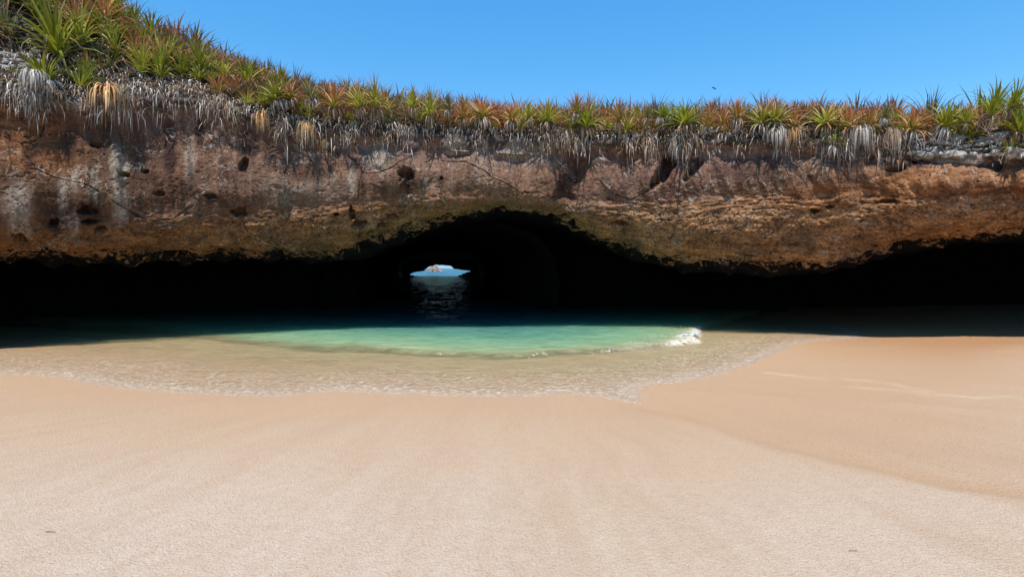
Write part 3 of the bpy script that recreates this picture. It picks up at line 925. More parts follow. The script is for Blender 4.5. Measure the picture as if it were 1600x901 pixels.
class Acc:
    def __init__(self): self.V, self.Q, self.UV, self.n = [], [], [], 0
    def add(self, V, Q, along, u):
        V = np.asarray(V, float); along = np.asarray(along, float)
        self.V.append(V); self.Q.append(np.asarray(Q) + self.n)
        self.UV.append(np.stack([np.broadcast_to(np.asarray(u, float), along.shape), along], 1)); self.n += len(V)
    def arrays(self): return np.concatenate(self.V), np.concatenate(self.Q), np.concatenate(self.UV)
    def mesh(self, name):
        V, Q, UV = self.arrays()
        return mesh_from(name, V, Q, UV, smooth=False)


def rosette(seed, n=44, upright=0.5, L=1.0, w=.074, across=2, segs=5):
    g = np.random.RandomState(seed)
    A = Acc()
    i = np.arange(n)
    f = i / (n - 1)                       # 0 inner .. 1 outer
    el = np.radians(88 - (78 - 25 * upright) * f ** .9 + g.uniform(-9, 9, n))
    az = i * math.pi * (3 - math.sqrt(5)) + g.uniform(-.3, .3, n)
    l = L * (.74 + .35 * np.sin(np.minimum(1, f * 1.3 + .15) * math.pi * .6)) * g.uniform(.70, 1.12, n)
    r0 = .02 + .03 * f
    base = np.stack([np.sin(az) * r0, np.cos(az) * r0, .14 * (1 - f) + .02], 1)
    V, Q, al, m = leaves(base, az, el, l, w * L * g.uniform(.7, 1.2, n), g.uniform(.2, 1.15, n) + .5 * f, segs, across)
    A.add(V, Q, al, np.repeat(g.rand(n), m))
    return A


def skirt(seed, n=46, L=.8, w=.045, out=.28):
    """dead leaves folded down round the stem"""
    g = np.random.RandomState(seed)
    A = Acc()
    az = g.uniform(0, 2 * math.pi, n)
    base = np.stack([np.sin(az) * .05, np.cos(az) * .05, g.uniform(-.05, .06, n)], 1)
    V, Q, al, m = leaves(base, az, np.radians(g.uniform(-35, 28, n)), L * g.uniform(.4, 1.15, n), w * g.uniform(.6, 1.2, n), g.uniform(2.4, 4.4, n), 6, 1, g.uniform(-1.2, 1.2, n))
    A.add(V, Q, al, np.repeat(g.rand(n), m))
    return A


def stem_mesh(seed):
    n, k = 8, 6
    V = []
    for i in range(k):
        f = i / (k - 1)
        r = .06 + .012 * math.sin(i * 2.1 + seed)
        for j in range(n):
            a = 2 * math.pi * j / n
            V.append((r * math.cos(a), r * math.sin(a), -.35 + .45 * f))
    Q = []
    for i in range(k - 1):
        for j in range(n):
            Q.append((i * n + j, i * n + (j + 1) % n, (i + 1) * n + (j + 1) % n, (i + 1) * n + j))
    return mesh_from('stem', np.array(V), np.array(Q))


def leaf_material(name, stops_a, stops_b, trans=.25):
    """two colour runs along the leaf, mixed leaf by leaf"""
    m, nt, b = new_mat(name)
    q = NT(nt)
    sep = q.n('ShaderNodeSeparateXYZ'); q.put(sep.inputs[0], q.uv())
    oi = q.n('ShaderNodeObjectInfo').outputs['Random']
    c = q.mix(sep.outputs[0], q.ramp(sep.outputs[1], stops_a), q.ramp(sep.outputs[1], stops_b))
    hs = q.n('ShaderNodeHueSaturation')
    q.put(hs.inputs['Color'], c)
    q.put(hs.inputs['Value'], q.math('ADD', .92, q.math('ADD', q.math('MULTIPLY', oi, .30), q.math('MULTIPLY', sep.outputs[0], .2))))
    q.put(b.inputs['Base Color'], hs.outputs[0])
    b.inputs['Roughness'].default_value = .5
    b.inputs['Specular IOR Level'].default_value = .3
    tl = q.n('ShaderNodeBsdfTranslucent'); q.put(tl.inputs[0], hs.outputs[0])
    mx = q.n('ShaderNodeMixShader'); mx.inputs[0].default_value = trans
    nt.links.new(b.outputs[0], mx.inputs[1]); nt.links.new(tl.outputs[0], mx.inputs[2])
    out = [n for n in nt.nodes if n.type == 'OUTPUT_MATERIAL'][0]
    nt.links.new(mx.outputs[0], out.inputs['Surface'])
    return m


MATS = {
    'green': leaf_material('leaf_green', [(0, (.24, .26, .02)), (.35, (.17, .20, .012)), (.75, (.10, .115, .02)), (1, (.13, .09, .04))], [(0, (.34, .33, .03)), (.4, (.24, .25, .02)), (.8, (.13, .12, .03)), (1, (.18, .09, .05))]),
    'yellow': leaf_material('leaf_yellow_green', [(0, (.32, .34, .04)), (.4, (.26, .27, .03)), (.7, (.24, .15, .04)), (1, (.30, .10, .06))], [(0, (.36, .36, .05)), (.45, (.28, .25, .04)), (.75, (.32, .15, .06)), (1, (.34, .12, .08))]),
    'orange': leaf_material('leaf_orange', [(0, (.32, .30, .05)), (.3, (.28, .20, .04)), (.65, (.33, .13, .05)), (1, (.34, .11, .07))], [(0, (.34, .26, .05)), (.35, (.33, .18, .05)), (.7, (.36, .13, .07)), (1, (.32, .12, .10))]),
    'red': leaf_material('leaf_red', [(0, (.19, .18, .03)), (.35, (.20, .13, .04)), (.7, (.24, .10, .065)), (1, (.16, .07, .06))], [(0, (.16, .16, .03)), (.4, (.15, .10, .04)), (.75, (.18, .085, .07)), (1, (.11, .06, .065))]),
    'dull': leaf_material('leaf_dull', [(0, (.11, .12, .03)), (.4, (.12, .10, .04)), (.8, (.14, .075, .06)), (1, (.09, .06, .07))], [(0, (.12, .15, .03)), (.45, (.09, .11, .03)), (.8, (.11, .07, .05)), (1, (.10, .055, .06))]),
}
M_dead = leaf_material('dead_leaf_grey', [(0, (.20, .16, .125)), (.4, (.30, .26, .225)), (1, (.22, .195, .175))], [(0, (.40, .31, .22)), (.4, (.66, .60, .52)), (1, (.52, .47, .43))], .12)
M_brown = leaf_material('dead_leaf_brown', [(0, (.22, .13, .07)), (.5, (.24, .14, .08)), (1, (.20, .14, .10))], [(0, (.34, .23, .13)), (.5, (.44, .33, .22)), (1, (.34, .27, .21))], .12)
M_rust = leaf_material('dead_leaf_rust', [(0, (.30, .12, .03)), (.5, (.36, .17, .05)), (1, (.26, .13, .06))], [(0, (.42, .22, .07)), (.5, (.62, .42, .2)), (1, (.5, .36, .2))], .15)
_m, _nt, _b = new_mat('plant_stem')
_q = NT(_nt)
_q.put(_b.inputs['Base Color'], _q.ramp(_q.noise(_q.pos(), 12, 4), [(.35, (.10, .07, .045)), (.65, (.26, .20, .14))]))
_b.inputs['Roughness'].default_value = .9
M_stem = _m

ROS = {}
for ci, c in enumerate(MATS):
    ROS[c] = []
    for s in range(4):
        up = [.35, .6, .85, .5][s]
        me = rosette(100 * ci + s, n=40 if c != 'dull' else 34, upright=up, w=.058 if c in ('red', 'dull') else .078).mesh('rosette')
        me.materials.append(MATS[c])
        ROS[c].append(me)
SK = []
for s in range(5):
    me = skirt(900 + s, 40, .60).mesh('dead_leaf_skirt'); me.materials.append(M_dead if s < 3 else M_brown); SK.append(me)
SKS = []
for s in range(3):
    me = skirt(950 + s, 24, .5).mesh('dead_leaf_skirt'); me.materials.append(M_brown if s else M_dead); SKS.append(me)
STEM = stem_mesh(1); STEM.materials.append(M_stem)

# one of each kind with its parts; copies come out of loops
COLW = {'green': 'deep green', 'yellow': 'yellow-green', 'orange': 'orange-tipped', 'red': 'reddish', 'dull': 'dull brownish'}


def bromeliad(loc, size, c, var, rz, tilt, sk):
    root = empty('bromeliad', loc)
    root.rotation_mode = 'ZYX'
    root.rotation_euler = (tilt[0], tilt[1], rz)
    k = 1 + .18 * math.sin(loc[0] * 37.1 + loc[1] * 11.3)
    root.scale = (size * (2 - k), size * (2 - k), size * k)
    obj('rosette', ROS[c][var], None, root)
    if sk is not None:
        o = obj('dead_leaf_skirt', sk, None, root)
        o.rotation_euler = (0, 0, rz * 1.7)
    obj('stem', STEM, None, root)
    return root


def on_ground(px, py):
    """walk along a sight line until it meets the ground of the clifftop; on the face it stops at the rim"""
    for r in np.arange(R0 - .12, R0 + 14, .05):
        X, Y = at_radius(px, r)
        z = EYE + (HOR - py) / F * Y
        th = math.atan2(X, Y - CY)
        t = r - R0
        if t <= 0:
            if z <= z_rim(th): return (float(X), float(Y), float(z)), th, t
        elif z <= ground_z(np.array(th), np.array(t)): return (float(X), float(Y), float(z)), th, t
    return (float(X), float(Y), float(z)), th, t


rng = random.Random(5)
heroes = [  # column, row of the leaf base, half spread in photograph pixels, colour, variant, how it stands (words)
    (92, 90, 56, 'green', 0, 'large', 'at the left end above the hanging white dead leaves'),
    (128, 74, 42, 'yellow', 2, 'tall', 'with red upright tips beside the largest green bromeliad'),
    (140, 112, 19, 'yellow', 1, 'small', 'just above the big orange dead plant'),
    (183, 92, 30, 'green', 1, 'bright', 'on the left slope, first right of the tall red-tipped bromeliad'),
    (210, 92, 20, 'yellow', 0, 'small', 'between two green bromeliads on the left slope'),
    (225, 70, 26, 'green', 2, 'upright', 'high on the left slope above the small yellow one'),
    (266, 94, 29, 'green', 0, 'spreading', 'on the left slope above the ashy thatch'),
    (312, 116, 28, 'green', 1, 'leaning', 'where the ashy thatch ends on the left'),
    (352, 124, 22, 'yellow', 0, 'small', 'at the bend of the rim left of the twin green ones'),
    (386, 132, 28, 'green', 0, 'spreading', 'at the bend where the slope drops to the level rim'),
    (62, 28, 36, 'green', 3, 'high', 'near the upper left corner of the slope'),
    (18, 60, 36, 'dull', 0, 'ragged', 'at the far left above the loose pale litter'),
    (432, 158, 26, 'green', 1, 'bright', 'on the rim right of the bend, above the lilac-grey rock'),
    (455, 156, 22, 'orange', 1, 'small', 'tucked against the bright green one right of the bend'),
    (487, 156, 22, 'dull', 3, 'drab', 'above the rust-brown hanging dead leaves'),
    (522, 170, 27, 'orange', 0, 'bright', 'above the pale streaked rock left of the arch'),
    (563, 170, 26, 'yellow', 2, 'bright', 'left one of the touching pair left of the arch'),
    (587, 170, 28, 'yellow', 0, 'broad', 'right one of the touching pair left of the arch'),
    (645, 170, 20, 'yellow', 1, 'small', 'above the round black hole in the cliff'),
    (673, 182, 26, 'yellow', 0, 'bright', 'hanging lower on the rim right of the round black hole'),
    (700, 172, 18, 'dull', 1, 'drab', 'over the pale ledge left of the arch top'),
    (725, 186, 19, 'orange', 2, 'small', 'left of the larger red-tipped one above the arch'),
    (755, 186, 25, 'orange', 0, 'broad', 'above the left part of the arch'),
    (800, 190, 22, 'orange', 1, 'upright', 'above the pale rock ledge over the arch'),
    (826, 186, 18, 'yellow', 3, 'small', 'right of the one above the pale ledge'),
    (856, 193, 28, 'yellow', 0, 'spreading', 'above the right part of the arch'),
    (916, 200, 27, 'green', 1, 'bright', 'above the shallow red gully'),
    (900, 178, 20, 'orange', 2, 'reddish', 'standing behind the bright green one over the red gully'),
    (968, 192, 22, 'orange', 0, 'fan-shaped', 'halfway between the red gully and the dark cleft'),
    (1010, 186, 16, 'dull', 1, 'small', 'left of the dark slanting cleft'),
    (1036, 184, 18, 'green', 2, 'narrow', 'directly above the dark slanting cleft'),
    (1070, 196, 30, 'green', 0, 'bright', 'with drooping lower leaves right of the dark slanting cleft'),
    (1103, 198, 16, 'orange', 2, 'small', 'below the flying bird'),
    (1150, 188, 22, 'orange', 1, 'broad', 'first right of the spot under the flying bird'),
    (1190, 196, 26, 'yellow', 0, 'leaning', 'left of centre on the right half of the rim'),
    (1212, 192, 25, 'yellow', 2, 'bright', 'touching the leaning yellow one on the right half'),
    (1240, 202, 19, 'orange', 0, 'small', 'above the rusty tuft on the right half'),
    (1288, 196, 26, 'yellow', 0, 'upright', 'above the bright green one that hangs below the rim'),
    (1320, 204, 26, 'orange', 1, 'pinkish', 'above the grey beard of dead leaves at right'),
    (1355, 200, 22, 'orange', 0, 'broad', 'right of the pinkish one at right'),
    (1300, 228, 23, 'green', 0, 'bright', 'hanging below the rim on the right half'),
    (1383, 186, 17, 'dull', 2, 'dark', 'behind the rim left of the loose grey stones'),
    (1424, 206, 27, 'orange', 0, 'golden', 'at the left end of the loose grey stones'),
    (1474, 200, 30, 'green', 2, 'tall', 'standing on a pale stem over the loose grey stones'),
    (1506, 192, 21, 'yellow', 1, 'compact', 'over the middle of the loose grey stones'),
    (1546, 182, 32, 'green', 2, 'tall', 'on the skyline over the right end of the stones'),
    (1580, 172, 26, 'green', 1, 'bright', 'high on the skyline at the right edge'),
    (1592, 208, 32, 'green', 2, 'tall', 'cut by the right edge of the picture'),
    (1575, 240, 20, 'yellow', 0, 'small', 'lowest on the rim near the right edge'),
]
used = []
n_ind = 0
for (px, py, hw, c, var, sz, where) in heroes:
    loc, th, t = on_ground(px, py)
    if px > 330 and t > -.1 and py > 150:
        X, Y = at_radius(px, R0 - .12)
        loc, t = (float(X), float(Y), float(EYE + (HOR - py) / F * Y)), -.12
    d = loc[1]
    size = hw / F * d / .60
    r = bromeliad(loc, size, c, var, rng.uniform(0, 6.28), (rng.uniform(.25, .5), rng.uniform(-.12, .12)), SK[rng.randrange(5)] if t < 1.2 else SKS[rng.randrange(3)])
    if sz in ('reddish', 'golden'): lab = f'{sz} bromeliad {where}'
    else: lab = f'{sz} {COLW[c]} bromeliad {where}'
    tag(r, ' '.join(lab.split()[:16]), 'bromeliad', 'bromeliads along the cliff rim')
    used.append((loc, size))
    n_ind += 1

# the crowd behind the front row, every plant its own object, up to 300 in all
ZONES = [(-60, 330, 'on the steep left slope'), (330, 700, 'on the low slope left of the arch'), (700, 1120, 'on the level rim above the arch and cleft'), (1120, 1440, 'on the level rim right of the bird'), (1440, 1680, 'on the rim over the loose grey stones')]
cands = []
rr = random.Random(21)
for k in range(11000):
    px = rr.uniform(-60, 1670)
    th = float(theta_of(px))
    tc = float(t_crest(th))
    t = rr.uniform(.05, tc + 3.5)
    if px < 330 and t < .9 and 150 < px: continue
    if 1435 < px < 1570 and t < .35: continue
    if px < 60 and t < 1.2: continue
    if px > 330 and t < .25: continue
    z = float(ground_z(np.array(th), np.array(t)))
    p = polar(np.array(th), np.array(R0 + t), np.array(z))
    cands.append((px, th, t, tuple(float(v) for v in p)))
placed = []
for (px, th, t, p) in cands:
    size = rr.uniform(.6, 1.0) if t < 5 else rr.uniform(.75, 1.1)
    if px < 300 or px > 1440: size *= 1.42
    ok = True
    for (q_, s_) in used:
        if (p[0] - q_[0]) ** 2 + (p[1] - q_[1]) ** 2 < ((.26 if px < 330 else .26) * (size + s_)) ** 2: ok = False; break
    if not ok: continue
    used.append((p, size))
    placed.append((px, th, t, p, size))
placed.sort(key=lambda a: a[2] / float(t_crest(a[1])))
stuffA = {c: Acc() for c in MATS}
for i, (px, th, t, p, size) in enumerate(placed):
    front = t < 1.0
    crest = t > .6 * float(t_crest(th))
    if px < 330: w = [('green', 4), ('yellow', 3.5), ('dull', 2), ('red', 2 + 3 * crest), ('orange', 2)]
    elif px < 700: w = [('green', 1.2), ('yellow', 2.5), ('dull', 2.5), ('red', 4.5), ('orange', 3)]
    elif px < 1440: w = [('green', 1), ('yellow', 3), ('dull', 3), ('red', 2), ('orange', 3.2)]
    else: w = [('green', 4), ('yellow', 2), ('dull', 2), ('red', 2), ('orange', 1)]
    c = rr.choices([a for a, _ in w], [b_ for _, b_ in w])[0]
    var = rr.randrange(4)
    rz = rr.uniform(0, 6.28); tilt = (rr.uniform(-.2, .45), rr.uniform(-.35, .35))
    if n_ind < 300:
        r = bromeliad(p, size, c, var, rz, tilt, SK[rr.randrange(5)] if front else SKS[rr.randrange(3)])
        zone = [z for a, b_, z in ZONES if a <= px < b_]
        row = 'in front' if front else ('behind the front row' if not crest else 'along the skyline')
        tag(r, f'{COLW[c]} bromeliad {row} {zone[0] if zone else ZONES[-1][2]}', 'bromeliad', f'{COLW[c]} bromeliads {row} {zone[0] if zone else ZONES[-1][2]}')
        n_ind += 1
    else:
        A = rosette(5000 + i, n=24, upright=.85, L=1.0, w=.066, across=1, segs=4)
        V, Q, UV = A.arrays()
        Rm = np.array(Matrix.Rotation(rz, 3, 'Z')) * size
        stuffA[c].add(V @ Rm.T + np.array(p), Q, UV[:, 1], UV[:, 0])
# rest of the thicket, further back: one object
Vs, Qs, Us, Mi = [], [], [], []
b0 = 0
me_mats = []
for ci, (c, A) in enumerate(stuffA.items()):
    me_mats.append(MATS[c])
    if not A.n: continue
    V, Q, UV = A.arrays()
    Vs.append(V); Qs.append(Q + b0); Us.append(UV); Mi.append(np.full(len(Q), ci, np.int32)); b0 += len(V)
if Vs:
    me = mesh_from('bromeliad_thicket', np.concatenate(Vs), np.concatenate(Qs), np.concatenate(Us), smooth=False)
    for m_ in me_mats: me.materials.append(m_)
    me.polygons.foreach_set('material_index', np.concatenate(Mi))
    o = obj('bromeliad_thicket', me)
    tag(o, 'dense reddish bromeliad thicket running back from the cliff rim', 'thicket', kind='stuff')
print('bromeliads', n_ind, 'placed', len(placed))

# ------------------------------------------------------------------ dead leaves hanging over the rim (uncountable)
def fringe():
    g = np.random.RandomState(77)
    A = {'grey': Acc(), 'brown': Acc()}
    dx = [-60, 0, 15, 75, 90, 140, 150, 240, 320, 345, 380, 400, 470, 560, 590, 640, 720, 760, 790, 830, 850, 1000, 1080, 1100, 1180, 1260, 1290, 1400, 1420, 1440, 1700]
    dn = [.6, .5, 1.4, 1.6, .4, .7, 1.6, 1.5, 1.4, .9, .7, .7, 1.3, 1.2, .45, .5, .35, .9, .35, .35, 1.0, 1.5, 1.3, .8, 1.0, 1.2, 1.3, 1.1, .5, .10, .08]
    ln = [.7, .6, .9, 1.0, .6, .8, 1.3, 1.2, 1.0, .8, .8, .9, 1.1, 1.0, .7, .7, .6, .8, .6, .6, .8, 1.15, 1.0, .75, .9, 1.0, 1.1, 1.0, .7, .5, .5]
    N = 15000
    px = g.uniform(-60, 1665, N)
    clump = .36 + 2.0 * perlin(px / 24.0, 1.3, .7) + 1.2 * perlin(px / 9.0, 4.3, .7)
    px = px[g.rand(N) < np.interp(px, dx, dn) / 1.7 * np.clip(clump, .06, None)]
    n = len(px)
    th = theta_of(px) + g.normal(0, .003, n)
    hang = perlin(px / 15.0, 8.8, 3.1)                    # some tufts hang lower than others
    l = np.interp(px, dx, ln) * (.15 + g.rand(n) ** 1.6) * .74 * (1 + .8 * hang)
    drop = np.abs(g.normal(0, .34, n)) - .3 * hang
    r = R0 - .05 - g.rand(n) * .26
    p = polar(th, r, z_rim(th) + .10 - drop)
    az = np.arctan2(-np.sin(th), -np.cos(th)) + g.normal(0, 1.2, n)
    brown = g.rand(n) < (.46 + .4 * perlin(px / 40., 5.5, 2.2))
    el = np.radians(g.uniform(-80, 40, n)); w = g.uniform(.010, .030, n); dr = g.uniform(.4, 4.2, n); tw = g.uniform(-2.5, 2.5, n)
    for k, msk in (('grey', ~brown), ('brown', brown)):
        V, Q, al, m = leaves(p[msk], az[msk], el[msk], l[msk], w[msk], dr[msk], 6, 1, tw[msk])
        A[k].add(V, Q, al, np.repeat(g.rand(msk.sum()) ** 2.2, m))
    # fallen leaves lying on the ground among the plants near the edge
    N = 5200
    px = g.uniform(-60, 1665, N)
    t = np.abs(g.normal(0, 1, N)) * np.where(px < 330, .8, .5) + .02
    ok = (px < 330) | (px > 1440) | (g.rand(N) < .5)
    px, t = px[ok], t[ok]; n = len(px)
    th = theta_of(px)
    p = polar(th, R0 + t, ground_z(th, t) + g.uniform(.01, .12, n))
    brown = g.rand(n) < .45
    az = math.pi + th + g.normal(0, 1.2, n); el = np.radians(g.uniform(-30, 40, n)); l = g.uniform(.2, .55, n); w = g.uniform(.015, .04, n); dr = g.uniform(.8, 3, n); tw = g.uniform(-1, 1, n)
    for k, msk in (('grey', ~brown), ('brown', brown)):
        V, Q, al, m = leaves(p[msk], az[msk], el[msk], l[msk], w[msk], dr[msk], 4, 1, tw[msk])
        A[k].add(V, Q, al, np.repeat(g.rand(msk.sum()), m))
    g_, b_ = A['grey'].arrays(), A['brown'].arrays()
    me = mesh_from('hanging_dead_leaves', np.concatenate([g_[0], b_[0]]), np.concatenate([g_[1], b_[1] + len(g_[0])]), np.concatenate([g_[2], b_[2]]), smooth=False)
    me.materials.append(M_dead); me.materials.append(M_brown)
    me.polygons.foreach_set('material_index', np.concatenate([np.zeros(len(g_[1]), np.int32), np.ones(len(b_[1]), np.int32)]))
    return me


tag(obj('hanging_dead_leaves', fringe()), 'ashy fringe of dead leaves hanging over the cliff edge', 'dead leaves', kind='stuff')


# ------------------------------------------------------------------ dead plants that hang as clumps of their own
def dead_plant(px, py, hpx, wpx, mat, label, seed, n=90, w=.045):
    g = np.random.RandomState(seed)
    X, Y = at_radius(px, R0 - .5)
    z = EYE + (HOR - py) / F * Y
    H, W = hpx / F * Y, wpx / F * Y
    root = empty('dead_plant', (float(X), float(Y), float(z)))
    A = Acc()
    az = g.uniform(0, 6.283, n)
    base = np.stack([np.sin(az) * .04, np.cos(az) * .04, g.uniform(-.05, .08, n)], 1)
    V, Q, al, m = leaves(base, az, g.uniform(-.2, .7, n), H * g.uniform(.55, 1.15, n), w * g.uniform(.6, 1.2, n), g.uniform(3.2, 5.0, n) * (.35 + .9 * H / (W + H)), 7, 1, g.uniform(-.8, .8, n))
    V = V * np.array((min(1.0, W / .45), .75, 1.0))
    A.add(V, Q, al, np.repeat(g.rand(n), m))
    me = A.mesh('dead_foliage'); me.materials.append(mat)
    obj('dead_foliage', me, None, root)
    st = obj('stem', STEM, None, root)
    st.scale = (.8, .8, .7)
    st.location = (0, .12, .05)
    tag(root, label, 'dead plant', 'dead plants hanging from the rim')
    return root


dead_plant(166, 140, 52, 24, M_rust, 'big orange dead plant drooping over the left cliff face', 1, 110, .06)
dead_plant(52, 116, 44, 30, M_dead, 'white ashen dead plant hanging at the far left of the rim', 2, 95, .034)
dead_plant(478, 198, 42, 16, M_rust, 'rusty dead plant hanging low, left of the arch', 3, 70, .03)
dead_plant(408, 182, 36, 16, M_rust, 'reddish brown dead plant hanging under the bend of the rim', 4, 60, .03)
dead_plant(505, 222, 26, 7, M_rust, 'thin dark red dead plant hanging right of the rusty one', 5, 36, .02)
dead_plant(1241, 205, 34, 13, M_rust, 'rusty brown tuft of dead leaves on the right half', 6, 60, .03)
dead_plant(1346, 204, 46, 17, M_dead, 'grey beard of dead leaves hanging on the right half', 7, 150, .014)
dead_plant(1395, 208, 36, 16, M_brown, 'dark shaggy dead plant hanging left of the loose grey stones', 8, 130, .016)
dead_plant(1215, 205, 36, 20, M_dead, 'pale shaggy dead plant hanging left of the rusty brown tuft', 9, 90, .02)


# ------------------------------------------------------------------ loose stones on the right rim
def stone_mesh(seed):
    import bmesh
    bm = bmesh.new()
    bmesh.ops.create_icosphere(bm, subdivisions=3, radius=1.0)
    co = np.array([v.co[:] for v in bm.verts])
    n = fbm(co[:, 0] * 1.1 + seed * 3.1, co[:, 1] * 1.1, co[:, 2] * 1.1, 3)
    f = np.round(n * 5) / 5 * .5 + n * .5
    for v, k in zip(bm.verts, f):
        v.co *= 1 + .55 * k
        v.co.z = math.copysign(abs(v.co.z) ** .8, v.co.z)
    me = bpy.data.meshes.new('rim_stone')
    bm.to_mesh(me); bm.free()
    return me


_m, _nt, _b = new_mat('grey_stone')
_q = NT(_nt)
_tc = _q.n('ShaderNodeTexCoord').outputs['Object']
_oi = _q.n('ShaderNodeObjectInfo').outputs['Random']
_q.put(_b.inputs['Base Color'], _q.mix(_oi, _q.ramp(_q.noise(_q.pos(), 7, 6, .65), [(.35, (.09, .07, .055)), (.6, (.30, .26, .22))]), _q.ramp(_q.noise(_q.pos(), 9, 6, .65), [(.35, (.24, .21, .18)), (.62, (.50, .48, .45))])))
_b.inputs['Roughness'].default_value = .95
_q.put(_b.inputs['Normal'], _q.bump(_q.noise(_q.pos(), 14, 6, .65), .9, .06))
M_stone = _m
STN = [stone_mesh(s) for s in range(6)]
for me in STN: me.materials.append(M_stone)
rg = random.Random(4)
stones = []
for k in range(400):
    px = rg.uniform(1428, 1600); py = rg.uniform(212, 244)
    if any(abs(px - a) < 7.5 and abs(py - b_) < 5 for a, b_ in stones): continue
    stones.append((px, py))
    if len(stones) >= 80: break
for i, (px, py) in enumerate(stones):
    r = R0 - .16 + (244 - py) / 32 * .35
    X, Y = at_radius(px, r)
    z = EYE + (HOR - py) / F * Y
    o = obj('rim_stone', STN[i % 6])
    s = rg.choice((.05, .07, .09, .12, .17)) * rg.uniform(.85, 1.15)
    o.location = (float(X), float(Y), float(z))
    o.scale = (s * rg.uniform(.9, 1.5), s * 1.1, s * rg.uniform(.45, .75))
    o.rotation_euler = (rg.uniform(-.2, .2), rg.uniform(-.25, .25), rg.uniform(0, 6.28))
    tag(o, 'flat pale grey stone packed in the loose stone layer below the tall green bromeliads', 'stone', 'loose grey stones on the right rim')
stones = []
for k in range(200):
    px = rg.uniform(0, 62); py = rg.uniform(82, 112)
    if any(abs(px - a) < 9 and abs(py - b_) < 7 for a, b_ in stones): continue
    stones.append((px, py))
for i, (px, py) in enumerate(stones[:16]):
    loc, th, t = on_ground(px, py)
    o = obj('rim_stone', STN[i % 6])
    s = rg.uniform(.08, .14)
    o.location = loc
    o.scale = (s * 1.2, s, s * .7)
    o.rotation_euler = (rg.uniform(-.3, .3), rg.uniform(-.3, .3), rg.uniform(0, 6.28))
    tag(o, 'pale stone lying in the litter left of the large green bromeliad', 'stone', 'pale stones on the left slope')


# ------------------------------------------------------------------ dry branches on the right rim
def tube(A, pts, r0, r1, u=.5):
    pts = [np.array(p, float) for p in pts]
    k = 6
    V = []
    for i, p in enumerate(pts):
        t = pts[min(i + 1, len(pts) - 1)] - pts[max(i - 1, 0)]
        t /= np.linalg.norm(t) + 1e-9
        a = np.cross(t, [0.3, .9, .1]); a /= np.linalg.norm(a) + 1e-9
        b_ = np.cross(t, a)
        r = r0 + (r1 - r0) * i / (len(pts) - 1)
        for j in range(k):
            an = 2 * math.pi * j / k
            V.append(p + r * (math.cos(an) * a + math.sin(an) * b_))
    Q = [(i * k + j, i * k + (j + 1) % k, (i + 1) * k + (j + 1) % k, (i + 1) * k + j) for i in range(len(pts) - 1) for j in range(k)]
    A.add(np.array(V), np.array(Q), [0.5] * len(V), u)


_m, _nt, _b = new_mat('dry_wood')
_q = NT(_nt)
_q.put(_b.inputs['Base Color'], _q.ramp(_q.noise(_q.pos(), 18, 4), [(.35, (.30, .22, .17)), (.65, (.58, .48, .40))]))
_b.inputs['Roughness'].default_value = .9
M_wood = _m
for (px, py, sd, lab) in [(1540, 200, 3, 'bleached forked dry branch among the bromeliads over the grey stones'), (1556, 196, 9, 'thin upright dry branch right of the forked one on the rim')]:
    X, Y = at_radius(px, R0 - .05)
    z = EYE + (HOR - py) / F * Y - .12
    rg = random.Random(sd)
    A = Acc()
    for k in range(5 if sd == 3 else 3):
        p = np.zeros(3); d = np.array([rg.uniform(-.8, .8) if sd == 3 else rg.uniform(-.3, .3), -.3, rg.uniform(.5, 1)]); d /= np.linalg.norm(d)
        pts = [p.copy()]
        for i in range(5):
            p = p + d * rg.uniform(.06, .10); d = d + np.array([rg.uniform(-.5, .5), 0, rg.uniform(-.4, .25)]); d /= np.linalg.norm(d); pts.append(p.copy())
        tube(A, pts, .016, .006)
    me = A.mesh('dry_branch')
    o = obj('dry_branch', me, M_wood)
    o.location = (float(X), float(Y), float(z))
    tag(o, lab, 'branch')


# ------------------------------------------------------------------ breaking foam at the right end of the swell
def foam_mesh():
    rg = random.Random(8)
    import bmesh
    bm = bmesh.new()
    path = densify([px_ground(985, 545), px_ground(1010, 540), px_ground(1034, 535), px_ground(1058, 530.5), px_ground(1076, 528.5), px_ground(1088, 528)], .02)
    n = len(path)
    for k in range(520):
        i = int(n * rg.random() ** .42)
        i = min(i, n - 1)
        f = i / n
        h = .012 + .16 * f ** 3
        r = rg.uniform(.006, .032) * (.5 + .8 * f)
        z = rg.random() ** 1.3 * h + .04
        p = path[i] + np.array([rg.gauss(0, .07), rg.gauss(0, .10)])
        mt = Matrix.Translation((p[0], p[1], z)) @ Matrix.Diagonal((r * rg.uniform(.8, 2.0), r, r * rg.uniform(.5, 1.0), 1))
        bmesh.ops.create_icosphere(bm, subdivisions=1, radius=1.0, matrix=mt)
    for k in range(130):
        f = rg.random()
        i = min(n - 1, int(n * f))
        p = path[i] + np.array([rg.gauss(0, .12), rg.gauss(0, .2)])
        r = rg.uniform(.005, .012)
        mt = Matrix.Translation((p[0], p[1], rg.uniform(.05, .2 + .25 * f))) @ Matrix.Diagonal((r, r, r, 1))
        bmesh.ops.create_icosphere(bm, subdivisions=1, radius=1.0, matrix=mt)
    me = bpy.data.meshes.new('foam')
    bm.to_mesh(me); bm.free()
    for p in me.polygons: p.use_smooth = True
    return me


_m, _nt, _b = new_mat('white_foam')
_b.inputs['Base Color'].default_value = (.60, .62, .60, 1)
_b.inputs['Roughness'].default_value = .6
_b.inputs['Subsurface Weight'].default_value = .0
tag(obj('foam', foam_mesh(), _m), 'white foam breaking at the right end of the green water', 'foam', kind='stuff')


